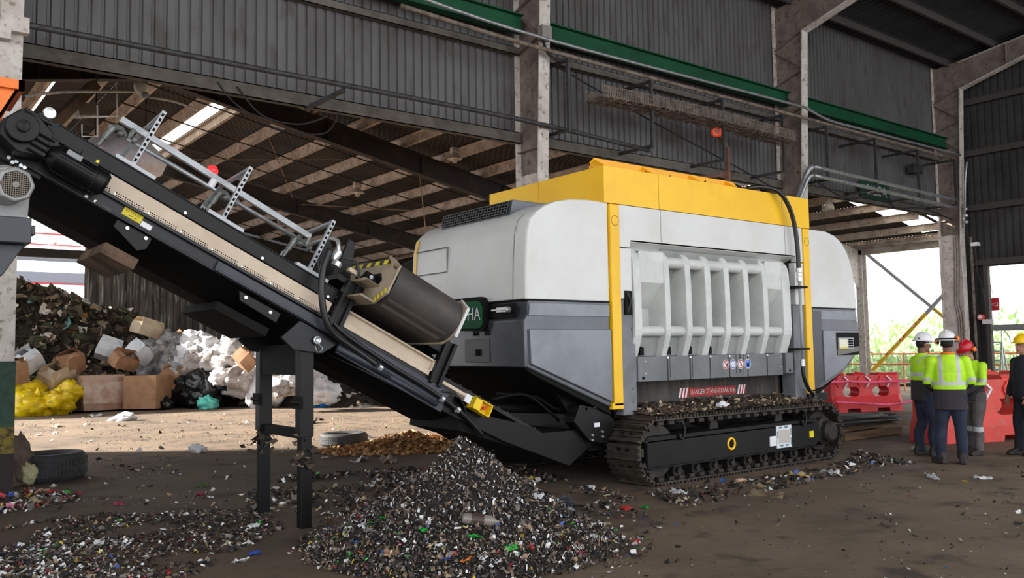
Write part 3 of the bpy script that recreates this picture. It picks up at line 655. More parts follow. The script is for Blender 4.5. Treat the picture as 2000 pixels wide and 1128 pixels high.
text_mesh('DANGER STAND CLEAR 11m', .092, lambda x, y: (9.7+x*.83, 7.89, 1.045+y), 'warning_lettering', mat('worn_white_print', (214, 204, 200), .7, 0, (150, 110, 106), 16, .5, .62), ap)
# control panel in the right lower cowl
b = MB(); b.box(12.32, 12.98, YF-.037, YF-.034, 1.5, 1.86); cp = b.build('control_recess', BLACKM, T)
bb = MB(); bb.prism([(12.34, 1.5), (12.95, 1.56), (12.95, 1.64), (12.34, 1.6)], 'y', YF-.045, YF-.037); bb.build('recess_sill', mat('sill_grey', (120, 118, 114), .6), cp)
b = MB(); b.box(12.36, 12.78, YF-.06, YF-.037, 1.6, 1.78); b.build('control_plate', GALVM, cp)
b = MB(); b.box(12.37, 12.6, YF-.064, YF-.06, 1.63, 1.75); b.build('control_screen', mat('screen_cream', (226, 224, 200), .3), cp)
b = MB(); b.box(12.37, 12.6, YF-.065, YF-.06, 1.61, 1.628); b.build('screen_bar', YELL, cp)
b = MB()
for i in range(3):
    for j in range(4): b.cyl((12.64+i*.045, YF-.075, 1.635+j*.038), (12.64+i*.045, YF-.06, 1.635+j*.038), .012, seg=8)
b.build('control_button', BLACKM, cp)
b = MB(); b.cyl((12.25, YF-.04, 1.78), (12.25, YF-.034, 1.78), .008, seg=8); b.build('bolt', BOLT, T)
# hose from the spray tray down the right strip
hy = 7.47
HOSE = mat('hose_black', (26, 26, 27), .4)
b = MB(); b.tube(spline([(10.38, 7.7, 3.975), (10.6, 7.6, 4.0), (10.85, 7.5, 3.94), (11.05, hy, 3.74), (11.18, hy, 3.46), (11.235, hy, 3.1), (11.24, hy, 2.82)], 8), .034, 12); b.build('hose', HOSE, T, smooth=True)
b = MB(); b.tube([(11.25, hy, 2.62), (11.26, hy, 1.45)], .022, 10); b.build('standpipe', GALVM, T, smooth=True)
b = MB()
for z0, z1, r in ((2.62, 2.68, .04), (2.7, 2.74, .036), (2.76, 2.82, .045), (1.36, 1.46, .036)): b.cyl((11.25, hy, z0), (11.25, hy, z1), r, seg=12)
b.build('hose_coupling', BOLT, T)
b = MB(); b.box(11.12, 11.38, hy-.05, hy+.2, 2.52, 2.55); b.box(11.12, 11.38, hy-.05, hy+.2, 1.6, 1.63); b.build('pipe_clamp', BLACKM, T)
b = MB(); b.tube(spline([(11.255, hy, 1.38), (11.27, hy, 1.2), (11.38, hy, 1.02), (11.5, hy, .93), (11.5, hy, .86), (11.4, 7.6, .83), (11.2, 7.8, .84)], 8), .03, 10); b.build('lower_hose', HOSE, T, smooth=True)
# tail brackets, black bumpers beneath the cowls
b = MB(); b.prism([(6.5, 1.42), (7.6, .96), (7.6, .7), (7.3, .55), (7.0, .8), (6.7, 1.2)], 'y', 7.85, 7.95); b.prism([(6.95, 1.0), (7.35, .93), (7.55, .75), (7.4, .5), (7.1, .55), (6.85, .8)], 'y', 7.66, 7.85); b.build('tail_bracket', BLACKST, T, bevel=.01)
b = MB(); b.box(7.17, 7.26, 7.652, 7.66, .72, .77); b.build('white_label', WHITE, T)
b = MB()
for x, z in ((7.13, .63), (7.13, .57), (7.3, .66), (7.3, .6)): b.cyl((x, 7.64, z), (x, 7.67, z), .014, seg=8)
for x in (7.05, 7.2, 7.36): b.cyl((x, 7.66, .945), (x, 7.7, .945), .018, seg=8)
b.build('bolt', BOLT, T)
b = MB(); b.tube([(5.6, 8.3, 1.02), (7.3, 8.3, .9)], .06, 12); b.tube(spline([(5.9, 8.0, 1.1), (6.3, 7.9, 1.14), (6.7, 7.9, .9), (6.9, 8.0, .8)], 6), .02, 8); b.tube(spline([(6.0, 8.05, 1.16), (6.5, 7.95, 1.1), (6.8, 7.95, .95), (7.2, 8, .9)], 6), .02, 8)
b.build('hydraulic_line', BLACKM, T, smooth=True)
b = MB(); b.box(7.55, 7.7, 7.7, 10.0, .8, .95); b.box(11.5, 12.0, 7.55, 10.0, .82, .94); b.build('cross_member', BLACKST, T)

# ---- crawler tracks
def track(y0, y1, near):
    yc = (y0+y1)/2; xa, xb, zc, R = 7.82, 11.36, .415, .365
    tk = MB(); L1 = xb-xa; per = 2*L1+2*math.pi*R; n = 50; p = per/n
    def path(d):
        d %= per
        if d < L1: return Vector((xa+d, yc, zc+R)), 0.0
        d -= L1
        if d < math.pi*R: a = d/R; return Vector((xb+R*math.sin(a), yc, zc+R*math.cos(a))), a
        d -= math.pi*R
        if d < L1: return Vector((xb-d, yc, zc-R)), math.pi
        d -= L1; a = d/R; return Vector((xa-R*math.sin(a), yc, zc-R*math.cos(a))), math.pi+a
    hw = (y1-y0)/2
    for i in range(n):
        c, a = path(i*p); t = Vector((math.cos(a), 0, -math.sin(a))); nn = Vector((math.sin(a), 0, math.cos(a))); c = c+nn*.01
        tk.obox(c, t*(p*.47), (0, hw, 0), nn*.009, 0)
        for q, hh in ((-.42, .03), (-.05, .022), (.32, .022)): tk.obox(c+t*(p*q)+nn*hh, t*.011, (0, hw, 0), nn*hh*.7, 0)
        tk.obox(c-nn*.045, t*(p*.36), (0, .09, 0), nn*.035, 1)      # link
        for sy in (-1, 1): tk.obox(c-nn*.04+Vector((0, sy*hw*.93, 0)), t*(p*.25), (0, .018, 0), nn*.022, 1)
        for sy in (-.25, .25): tk.obox(c+nn*.012+t*(p*.12)+Vector((0, sy*hw, 0)), t*.016, (0, .028, 0), nn*.004, 2)
    fr = MB(); ys = y0 if near else y1; fy0, fy1 = (y0-.02, y1-.12)
    fr.prism([(7.55, .24), (11.0, .24), (11.12, .3), (11.12, .56), (11.02, .62), (7.55, .6)], 'y', fy0, fy0+.02)
    fr.box(7.55, 11.05, fy0+.02, fy1, .24, .6)
    fr.gprism([(7.52, fy0, .56), (11.0, fy0, .58), (11.0, fy0+.14, .645), (7.52, fy0+.14, .625)], (0, 0, -.03))
    fr.box(7.5, 11.1, fy0-.025, fy0+.04, .225, .245)
    tp = fr.build('track_frame', BLACKST, T, bevel=.008)
    tk.build('track_belt', [TRK, TRKD, BLACKM], tp)
    b = MB(); b.lathe([(.0, -.2), (.31, -.2), (.33, -.12), (.33, .12), (.31, .2), (0, .2)], (xa, yc, zc), (0, 1, 0), 32); b.build('idler_wheel', TRKD, tp, auto=40)
    b = MB(); b.lathe([(0, -.12), (.28, -.12), (.3, -.06), (.3, .1), (0, .1)], (xb, yc, zc), (0, 1, 0), 28)
    for k in range(16):
        a = 2*math.pi*k/16; b.obox((xb+math.cos(a)*.31, yc, zc+math.sin(a)*.31), (math.cos(a)*.03, 0, math.sin(a)*.03), (0, .04, 0), (-math.sin(a)*.03, 0, math.cos(a)*.03))
    b.build('drive_sprocket', TRKD, tp)
    b = MB(); s = -1 if near else 1; b.lathe([(.2, 0), (.2, .1), (.15, .13), (.15, .2), (.12, .24), (0, .25)], (xb, yc+s*.12, zc), (0, s, 0), 28); b.build('final_drive_hub', TRKD, tp, auto=35)
    b = MB()
    for k in range(9): x = 8.2+k*.35; b.cyl((x, y0+.1, .15), (x, y1-.1, .15), .085, seg=16); b.cyl((x, y0+.06, .15), (x, y1-.06, .15), .04, seg=10)
    for x in (8.9, 10.3): b.cyl((x, y0+.12, .69), (x, y1-.12, .69), .055, seg=14); b.prism([(x-.09, .6), (x-.06, .72), (x+.06, .72), (x+.09, .6)], 'y', y0+.08, y0+.11)
    b.build('track_roller', TRKD, tp)
    return tp, fy0
tp, fy = track(7.17, 7.72, True)
track(9.6, 10.15, False)
b = MB(); b.torus((9.11, fy-.004, .41), (0, 1, 0), .068, .016, 28, 8); b.build('yellow_ring', YEL, tp, smooth=True)
b = MB(); b.cyl((9.11, fy-.004, .41), (9.11, fy+.01, .41), .055, seg=20); b.build('ring_opening', BLACKM, tp)
for x in (8.15, 10.72):
    b = MB(); b.tube(spline([(x-.06, fy+.05, .74), (x-.02, fy-.01, .76), (x+.03, fy-.03, .68), (x+.02, fy-.03, .58), (x-.04, fy-.03, .55), (x-.05, fy-.02, .62)], 6), .018, 8); b.build('lifting_hook', BLACKST, tp, smooth=True)
b = MB(); b.box(10.08, 10.42, fy-.012, fy, .27, .57, 0); b.box(10.12, 10.37, fy-.014, fy-.012, .33, .51, 1)
for x, z, w, h in ((10.13, .535, .07, .022), (10.26, .535, .07, .022), (10.15, .29, .07, .022), (10.27, .29, .07, .022), (10.092, .4, .016, .1), (10.395, .43, .016, .1), (10.395, .3, .016, .1)): b.box(x, x+w, fy-.015, fy-.012, z, z+h, 2)
b.build('rating_plate', [mat('plate_white', (214, 222, 228), .4), mat('plate_grey', (188, 182, 176), .5), mat('plate_teal', (96, 118, 122), .5)], tp)
b = MB(); b.box(9.93, 10.07, fy-.01, fy, .31, .44); b.build('white_sticker', WHITE, tp)
b = MB(); b.box(10.86, 10.96, fy-.01, fy, .36, .45); b.build('yellow_sticker', YELL, tp)
# debris lying on the near track
b = MB(); rnd = random.Random(12)
b.grid(lambda u, v: (7.75+3.6*u, 7.22+.7*v, .83+.02+.09*v*v*(.6+.8*noise.noise(Vector((u*14, v*3, 2))))+.05*noise.noise(Vector((u*40, v*9, 5)))), 60, 8)
for k in range(1500):
    u, v = rnd.random(), rnd.random(); b.flake((7.75+3.6*u, 7.25+.65*v, .86+.09*v*v), rnd.uniform(.015, .05), rnd, rnd.choice((0, 0, 1, 1, 2, 3)))
b.build('track_debris', [DIRT, mat('debris_brown', (92, 76, 62), .9), mat('debris_dark', (52, 44, 38), .9), mat('debris_pale', (200, 180, 150), .8)], T, kind='stuff')
b = MB(); b.blob((9.02, 7.2, .92), (.1, .05, .035), 3, .6, 2.5); b.build('paper_scrap', WHITE, T)
# ================================================================ DISCHARGE CONVEYOR
CA, SA = math.cos(math.radians(27.25)), math.sin(math.radians(27.25))
def cv(s, w, v): return Vector((-s*CA+v*SA, w, s*SA+v*CA))
US, UW, UV = Vector((-CA, 0, SA)), Vector((0, 1, 0)), Vector((SA, 0, CA))
class CB(MB):
    def cbox(b, s0, s1, w0, w1, v0, v1, mi=None): return b.obox(cv((s0+s1)/2, (w0+w1)/2, (v0+v1)/2), US*((s1-s0)/2), UW*((w1-w0)/2), UV*((v1-v0)/2), mi)
    def cpoly(b, pts, w0, w1, mi=None): return b.gprism([cv(s, w0, v) for s, v in pts], (0, w1-w0, 0), mi)
K = thing('discharge_conveyor', 'long black and beige discharge conveyor rising from the shredder to the upper left', 'conveyor', (3.52, 8.3, 0))
CBLK = mat('conveyor_black', (18, 19, 23), .38, 0, (26, 27, 32), 3, .45, .7, spec=.35)
CGR = mat('conveyor_blue_grey', (56, 59, 69), .4, .0, (48, 51, 60), 3, spec=.4)
b = CB()
for w in (7.75, 8.82):
    b.cbox(-4.1, .62, w, w+.03, 3.35, 3.485)
    b.cbox(-4.1, .62, w-.03 if w < 8 else w, w+.03 if w < 8 else w+.06, 3.335, 3.355)
    b.cbox(-2.4, .05, w-.035 if w < 8 else w, w+.03 if w < 8 else w+.065, 3.455, 3.485)
b.build('side_beam', CBLK, K, bevel=.004)
b = CB(); b.cbox(-4.0, -1.2, 7.712, 7.745, 3.345, 3.44); b.cbox(-2.3, -1.2, 7.70, 7.715, 3.345, 3.365); b.build('side_plate', CGR, K, bevel=.004)
b = CB(); b.gprism([cv(-5.6, w, v) for w, v in ((7.79, 3.34), (8.1, 3.24), (8.4, 3.2), (8.82, 3.2), (8.82, 3.34))], US*6.3); b.build('belly_pan', BLACKM, K)
b = CB(); b.cbox(-5.5, .5, 7.88, 8.72, 3.56, 3.6); b.cyl(cv(.55, 7.84, 3.42), cv(.55, 8.76, 3.42), .17, seg=28)
for k in range(40): b.cbox(-5.4+k*.148, -5.38+k*.148, 7.9, 8.7, 3.6, 3.62)
b.build('belt', RUB, K)
# skirts
b = CB(); b.cbox(-2.38, .12, 7.765, 7.79, 3.485, 3.645); sk = b.build('beige_skirt', BEIGE, K, bevel=.003)
b = CB()
for seg0 in np.arange(-2.3, 0.0, .31):
    for i in range(13):
        for j in range(2):
            s = seg0+i*.0205
            if s < .08: c = cv(s+j*.006, 7.7635, 3.507+j*.0195); b.cyl(c, c+Vector((0, .004, 0)), .0058, seg=8)
b.build('perforation', BLACKM, sk)
b = CB()
for seg0 in np.arange(-2.02, 0.0, .31): b.cyl(cv(seg0-.02, 7.755, 3.51), cv(seg0-.02, 7.766, 3.51), .009, seg=8)
for s in (-2.3, -1.55, -.75): b.cyl(cv(s, 7.745, 3.675), cv(s, 7.77, 3.675), .014, seg=10)
b.build('bolt', BOLT, sk)
b = CB(); b.cbox(-3.72, -2.48, 7.78, 7.8, 3.53, 3.65); b.cbox(-3.72, -2.48, 7.735, 7.78, 3.485, 3.54); b.cbox(-3.74, -3.68, 7.735, 7.8, 3.485, 3.66); b.cbox(-3.72, -2.48, 7.735, 7.8, 3.645, 3.665); b.cbox(-4.6, -3.75, 7.78, 7.8, 3.49, 3.53)
b.build('beige_skirt', BEIGE, K, bevel=.003)
b = CB(); b.cbox(-4.5, -2.4, 7.76, 7.775, 3.44, 3.49); b.build('rubber_seal', mat('worn_rubber_tan', (120, 108, 92), .8, 0, (64, 58, 52), 5), K)
b = CB(); b.cbox(-2.4, .46, 7.8, 7.825, 3.6, 3.8); b.cbox(-2.4, .46, 7.76, 7.83, 3.655, 3.665); b.cbox(-2.4, .46, 7.79, 7.84, 3.79, 3.802)
b.cbox(-2.4, .46, 8.77, 8.8, 3.48, 3.8); b.build('black_skirt', BLACKST, K, bevel=.003)
# head end: side plates, gearbox, motor
b = CB(); b.cpoly([(.35, 3.3), (.8, 3.3), (.86, 3.42), (.8, 3.6), (.46, 3.8), (.35, 3.6)], 7.76, 7.8); b.cpoly([(.35, 3.3), (.8, 3.3), (.86, 3.42), (.8, 3.6), (.46, 3.8), (.35, 3.6)], 8.78, 8.82); b.build('head_plate', BLACKST, K, bevel=.005)
b = CB(); b.cpoly([(.42, 3.42), (.46, 3.62), (.6, 3.68), (.74, 3.66), (.8, 3.52), (.76, 3.4), (.6, 3.35)], 7.5, 7.74); b.lathe([(.0, 0), (.11, 0), (.12, .02), (.12, .05), (.0, .06)], cv(.66, 7.5, 3.53), (0, -1, 0), 24); b.lathe([(.04, 0), (.05, .03), (0, .04)], cv(.66, 7.44, 3.53), (0, -1, 0), 16)
for k in range(4): b.cbox(.42, .56, 7.47, 7.5, 3.4+k*.05, 3.415+k*.05)
b.cbox(.52, .72, 7.52, 7.72, 3.67, 3.7); gb = b.build('gearbox', BLACKST, K, bevel=.01)
b = CB(); b.lathe([(.02, 0), (.045, 0), (.05, .012), (.045, .03), (.02, .035)], cv(.56, 7.56, 3.76), (0, -1, 0), 20); b.build('lifting_eye', BOLT, gb)
b = CB(); b.cpoly([(.5, 3.68), (.53, 3.74), (.6, 3.74), (.64, 3.68)], 7.53, 7.56); b.build('eye_lug', BLACKST, gb)
mo = CB(); c0 = cv(.42, 7.6, 3.49)
mo.lathe([(.0, 0), (.06, 0), (.1, .06), (.105, .08), (.105, .38), (.11, .385), (.108, .46), (.085, .49), (0, .495)], c0, -US, 28)
for k in range(26):
    a = 2*math.pi*k/26; d = UW*math.cos(a)+UV*math.sin(a); mo.obox(c0-US*.22+d*.106, US*.14, d*.012, (US.cross(d))*.003)
mo.obox(c0-US*.28+UV*.1+UW*-.02, US*.075, UW*.06, UV*.045)
mt = mo.build('drive_motor', BLACKST, K, auto=35)
b = CB(); d = (UV*.5-UW*.86).normalized(); e = US; f = d.cross(e); b.obox(c0-US*.17+d*.12, e*.06, f*.028, d*.003); b.build('motor_plate', GALVM, mt)
b = CB(); b.obox(c0-US*.335+UV*.12-UW*.083, US*.012, UW*.002, UV*.012); b.build('yellow_sticker', YELL, mt)
b = CB()
for s, v in ((.83, 3.4), (.84, 3.34), (.62, 3.33), (.58, 3.31), (.56, 3.33), (.52, 3.32), (.49, 3.32), (.0, 3.36), (-.08, 3.36)): b.cyl(cv(s, 7.72, v), cv(s, 7.77, v), .015, seg=8)
b.build('bolt', BOLT, K)
b = CB(); b.cbox(-.22, -.08, 7.715, 7.74, 3.35, 3.37); b.build('belt_tensioner', PIPE, K)
# stickers
b = CB(); b.cbox(-.47, -.3, 7.744, 7.75, 3.385, 3.455); b.build('yellow_warning_label', mat('warning_yellow', (214, 196, 18), .5, 0, (196, 176, 16), 30), K)
b = CB(); b.cbox(-.57, -.475, 7.743, 7.749, 3.375, 3.42); b.build('white_label', WHITE, K)
b = CB()
for i in range(7): b.cbox(-.32-.02*i-.006, -.32-.02*i, 7.741, 7.744, 3.428, 3.444)
for s in (-.36, -.375): b.cbox(s-.015, s, 7.741, 7.744, 3.405, 3.409)
b.cbox(-.42, -.41, 7.741, 7.744, 3.402, 3.412); b.build('label_print', mat('label_print', (110, 98, 30), .6), K)
# cross plates under the belly
b = CB(); b.cbox(-.62, -.32, 7.8, 8.75, 3.02, 3.12); b.build('return_roller_guard', mat('dusty_guard', (104, 82, 64), .8, 0, (60, 48, 40), 4), K)
b = CB(); b.cpoly([(-.3, 3.33), (-.62, 3.33), (-.62, 3.22), (-.56, 3.17), (-.3, 3.26)], 7.755, 7.775); b.cpoly([(-1.5, 3.3), (-1.95, 3.3), (-1.95, 3.2), (-1.55, 3.22)], 7.75, 7.775); b.build('guard_bracket', BLACKST, K, bevel=.004)
b = CB()
for s, v in ((-.4, 3.3), (-.57, 3.3), (-1.58, 3.27), (-1.85, 3.26)): b.cyl(cv(s, 7.735, v), cv(s, 7.755, v), .016, seg=10); 
b.build('bolt', BOLT, K)
b = CB(); b.cbox(-1.95, -1.4, 7.85, 8.8, 3.06, 3.14); b.build('return_roller_guard', BLACKM, K)
# support legs (portal stand)
for y in (7.83, 8.85):
    b = MB(); b.box(3.465, 3.575, y-.05, y+.05, 0, 1.0); b.box(3.45, 3.59, y-.06, y+.06, .86, 1.72); lg = b.build('support_leg', BLACKST, K, bevel=.005)
    b = MB(); b.box(3.43, 3.47, y-.08, y+.08, 1.13, 1.25); b.cyl((3.43, y-.1, 1.19), (3.43, y+.1, 1.19), .02, seg=8); b.build('height_lock', BLACKM, lg)
b = MB(); b.box(3.48, 3.56, 7.88, 8.8, .84, .93); b.box(3.46, 3.58, 7.88, 8.8, 1.45, 1.75); b.build('leg_cross_beam', BLACKM, K)
b = MB(); rnd = random.Random(2)
for k in range(60): b.flake((3.5+rnd.uniform(-.1, .1), rnd.choice((7.8, 8.85))+rnd.uniform(-.1, .1), .82+rnd.uniform(-.22, .06)), .06, rnd, rnd.randrange(2))
b.build('snagged_rags', [mat('rag_dark', (66, 56, 48), .9), mat('rag_tan', (120, 104, 86), .9)], K, kind='stuff')
b = CB()
for w in (7.74, 8.84): b.cpoly([(-2.15, 3.33), (-2.62, 3.33), (-2.5, 3.15), (-2.22, 3.05), (-2.05, 3.1)], w, w+.05)
b.build('leg_saddle', CBLK, K, bevel=.005)
b = CB(); b.torus(cv(-2.38, 7.71, 3.235), (0, 1, 0), .03, .012, 20, 8); b.cyl(cv(-2.38, 7.7, 3.235), cv(-2.38, 7.74, 3.235), .016, seg=10); b.tube(spline([cv(-2.4, 7.7, 3.21), cv(-2.46, 7.69, 3.18), cv(-2.43, 7.69, 3.13), cv(-2.38, 7.69, 3.17)], 5), .004, 6)
b.build('locking_pin', BOLT, K)
# lower section: side plates down to the tail, cylinder, hoses, emergency stop
b = CB(); b.cpoly([(-2.62, 3.33), (-4.0, 3.34), (-4.0, 3.2), (-2.62, 3.22)], 7.73, 7.76); b.build('lower_side_plate', CGR, K, bevel=.004)
b = MB()
pts = [at(p[0], p[1], y=7.74) for p in ((640, 690), (740, 735), (900, 800), (1015, 826), (1060, 845), (1140, 838), (1156, 868), (1112, 909), (985, 862), (860, 800))]
for y in (7.74, 8.82): b.gprism([(p.x, y, p.z) for p in pts], (0, .03, 0))
b.build('tail_plate', BLACKST, K, bevel=.004)
b = MB(); b.gprism([(p.x, 7.78, p.z) for p in (at(905, 800, y=7.74), at(1060, 845, y=7.74), at(1140, 840, y=7.74), at(1150, 868, y=7.74), at(1112, 905, y=7.74), at(900, 840, y=7.74))], (0, 1.03, 0)); b.build('tail_trough', BLACKM, K)
b = CB(); b.tube([cv(-2.6, 7.71, 3.27), cv(-3.25, 7.71, 3.27)], .035, 12); b.tube([cv(-3.25, 7.71, 3.27), cv(-3.9, 7.71, 3.25)], .028, 10); b.build('hydraulic_cylinder', CGR, K, smooth=True)
b = CB(); b.tube(spline([cv(-2.3, 7.71, 3.52), cv(-2.6, 7.7, 3.42), cv(-3.2, 7.7, 3.37), cv(-3.7, 7.7, 3.35), cv(-4.2, 7.7, 3.3), cv(-4.6, 7.72, 3.2)], 6), .025, 8); b.tube(spline([cv(-3.9, 7.7, 3.4), cv(-4.05, 7.68, 3.44), cv(-4.2, 7.68, 3.38), cv(-4.3, 7.69, 3.28)], 6), .01, 6)
b.build('control_hose', HOSE, K, smooth=True)
b = CB()
for s, v in ((-3.1, 3.29), (-3.92, 3.32), (-4.15, 3.3)): b.cyl(cv(s+.02, 7.68, v), cv(s-.02, 7.68, v), .035, seg=10)
b.build('hose_coupling', BOLT, K)
b = CB(); b.cbox(-4.24, -4.16, 7.64, 7.66, 3.41, 3.5); b.build('white_label', WHITE, K)
es = CB(); s0, s1, v0, v1 = -4.53, -4.27, 3.38, 3.52
es.cbox(s0, s1, 7.62, 7.74, v0, v0+.012); es.cbox(s0, s1, 7.62, 7.74, v1-.012, v1); es.cbox(s1-.012, s1, 7.62, 7.74, v0, v1); es.cbox(s0, s0+.012, 7.62, 7.74, v0, v1); es.cbox(s0, s1, 7.72, 7.74, v0, v1); es.cbox(s1-.11, s1, 7.62, 7.64, v0, v1)
ESW = mat('estop_yellow', (236, 200, 14), .45)
eo = es.build('emergency_stop_box', ESW, K, bevel=.003)
b = CB(); b.cyl(cv(-4.43, 7.72, 3.45), cv(-4.43, 7.65, 3.45), .03, seg=16); b.cyl(cv(-4.43, 7.65, 3.45), cv(-4.43, 7.62, 3.45), .022, seg=16, mi=1); b.build('emergency_button', [ESW, REDP], eo)
b = CB(); b.cbox(-4.62, -2.5, 8.86, 8.9, 3.4, 3.7); b.cpoly([(-3.9, 3.5), (-3.7, 3.9), (-3.55, 3.9), (-4.9, 3.3), (-5.0, 3.4)], 8.2, 8.24); b.build('rear_brace', BLACKST, K)

# ================================================================ OVERBAND MAGNET
MG = thing('overband_magnet', 'overband magnet with black belt and hazard-striped beige end plates, above the conveyor', 'magnet separator', (4.4, 8.3, 1.4))
oc = [(7.22, 4.16), (7.4, 4.26), (9.2, 4.26), (9.38, 4.16), (9.38, 3.86), (9.2, 3.76), (7.42, 3.76), (7.24, 3.86)]
PLM = mat('endplate_beige', (166, 152, 130), .6, 0, (130, 116, 98), 3)
HZ = [YELL, mat('hazard_dark', (58, 54, 48), .7)]
for s in (-2.64, -3.52):
    b = MB(); b.gprism([cv(s, w, v) for w, v in oc], US*.02)
    if s > -3: b.gprism([cv(s+.02, w, v) for w, v in ((7.26, 4.14), (7.42, 4.24), (7.42, 4.26), (7.4, 4.26), (7.22, 4.16))], US*.05); b.gprism([cv(s+.02, w, v) for w, v in ((7.42, 3.76), (8.9, 3.76), (8.9, 3.78), (7.42, 3.78))], US*.16)
    ep = b.build('end_plate', PLM, MG)
    if s < -3: b = MB(); b.gprism([cv(s-.01, w, v) for w, v in ((7.205, 4.17), (7.225, 3.84), (7.24, 3.84), (7.22, 4.17))], US*.03); b.gprism([cv(s-.01, w, v) for w, v in ((7.205, 4.17), (7.39, 4.275), (7.395, 4.262), (7.22, 4.16))], US*.03); b.build('plate_rim', LGREY, ep)
    if s > -3:
        b = MB(); n = 0; pa = [(w, v) for w, v in ((8.3, 4.255), (7.41, 4.255), (7.235, 4.155))]
        for (a, c) in zip(pa, pa[1:]):
            a, c = Vector(a), Vector(c); L = (c-a).length; k = max(2, round(L/.085)); d = (c-a)/k; q = Vector((d.y, -d.x)).normalized()*.05
            if q.y > 0: q = -q
            for i in range(k):
                p0, p1 = a+d*i, a+d*(i+1); b.gprism([cv(s+.021, p.x, p.y) for p in (p0, p1, p1+q, p0+q)], US*.004, n % 2); n += 1
        for i in range(7):
            t0, t1 = i/7, (i+1)/7; A, B = Vector((7.25, 3.87)), Vector((7.42, 3.77)); 
            if i % 2 == 0: p0, p1 = A+(B-A)*t0, A+(B-A)*t1; q = Vector((.035, .045)); b.gprism([cv(s+.021, p.x, p.y) for p in (p0, p1, p1+q, p0+q)], US*.004, 0)
        b.build('hazard_stripe', HZ, ep)
        b = MB(); b.gprism([cv(s+.021, w, v) for w, v in ((7.46, 4.02), (7.54, 4.1), (8.05, 4.1), (8.05, 3.98), (7.5, 3.96))], US*.004); b.build('plate_cutout', BLACKM, ep)
        b = MB(); b.cyl(cv(s+.02, 7.62, 4.02), cv(s+.14, 7.62, 4.02), .05, seg=14); b.cyl(cv(s+.05, 7.7, 4.0), cv(s+.05, 7.56, 3.98), .03, seg=10); b.blob(cv(s+.08, 7.75, 4.0), (.07, .06, .05), 2, .5, 3); mo2 = b.build('hydraulic_motor', BLACKST, MG)
        b = MB(); b.cyl(cv(s+.09, 7.54, 4.0), cv(s+.12, 7.5, 4.0), .02, seg=8); b.cyl(cv(s+.09, 7.8, 4.0), cv(s+.1, 7.88, 4.0), .022, seg=8); b.build('motor_fitting', BOLT, mo2)
        b = MB(); b.gprism([cv(s+.02, w, v) for w, v in ((7.44, 3.94), (8.7, 3.94), (8.7, 3.97), (7.5, 3.97))], US*.15); b.build('belt_guard_shelf', PLM, MG)
R_, wc0, wc1, vc = .235, 7.47, 9.13, 4.01
loop = [(wc0-R_*math.sin(a), vc+R_*math.cos(a)) for a in np.linspace(0, math.pi, 18)]+[(wc1+R_*math.sin(a), vc-R_*math.cos(a)) for a in np.linspace(0, math.pi, 18)]
b = MB(); b.gprism([cv(-3.5, w, v) for w, v in loop], US*.84); b.build('magnet_belt', mat('magnet_belt_rubber', (58, 55, 53), .6, 0, (78, 70, 62), 2.5, .45, .7), MG, auto=30)
b = MB(); b.gprism([cv(-3.44, w, v) for w, v in ((7.3, 3.84), (7.42, 3.77), (7.46, 3.79), (7.34, 3.87))], US*.74); b.build('belt_cleat', mat('cleat', (92, 84, 78), .7), MG)
b = CB(); b.cbox(-3.4, -2.75, 7.75, 8.85, 3.85, 4.15); b.build('magnet_core', BLACKM, MG)
for s in (-2.42, -3.72):
    b = CB()
    for ds in (0, .11): b.cbox(s-ds-.02, s-ds+.02, 7.68, 7.78, 3.42, 3.92); b.cbox(s-ds-.02, s-ds+.02, 8.82, 8.92, 3.42, 3.92)
    b.cbox(s-.11, s, 7.72, 7.75, 3.42, 3.92); b.cbox(s-.11, s, 8.84, 8.87, 3.42, 3.92)
    if s > -3: b.cpoly([(-2.62, 3.86), (-2.3, 3.86), (-2.1, 4.18), (-2.12, 4.3), (-2.2, 4.3), (-2.3, 4.2)], 8.1, 8.14); b.cpoly([(-2.5, 3.9), (-2.3, 3.9), (-2.28, 4.34), (-2.36, 4.34)], 7.85, 7.89); b.cbox(-2.62, -2.3, 7.75, 8.8, 3.88, 3.94)
    else: b.cbox(-3.75, -3.54, 7.72, 8.8, 3.76, 3.84)
    b.build('support_post', BLACKST, MG, bevel=.004)
b = CB(); b.tube(spline([cv(-2.3, 7.75, 4.0), cv(-2.25, 7.7, 4.08), cv(-2.4, 7.68, 4.1), cv(-2.5, 7.66, 3.95), cv(-2.6, 7.62, 3.97), cv(-2.7, 7.6, 4.0)], 6), .012, 8); b.build('motor_hose', PIPE, MG, smooth=True)
b = CB(); b.cbox(-2.46, -2.36, 7.7, 7.76, 4.0, 4.04); b.build('valve_block', BEIGE, MG)

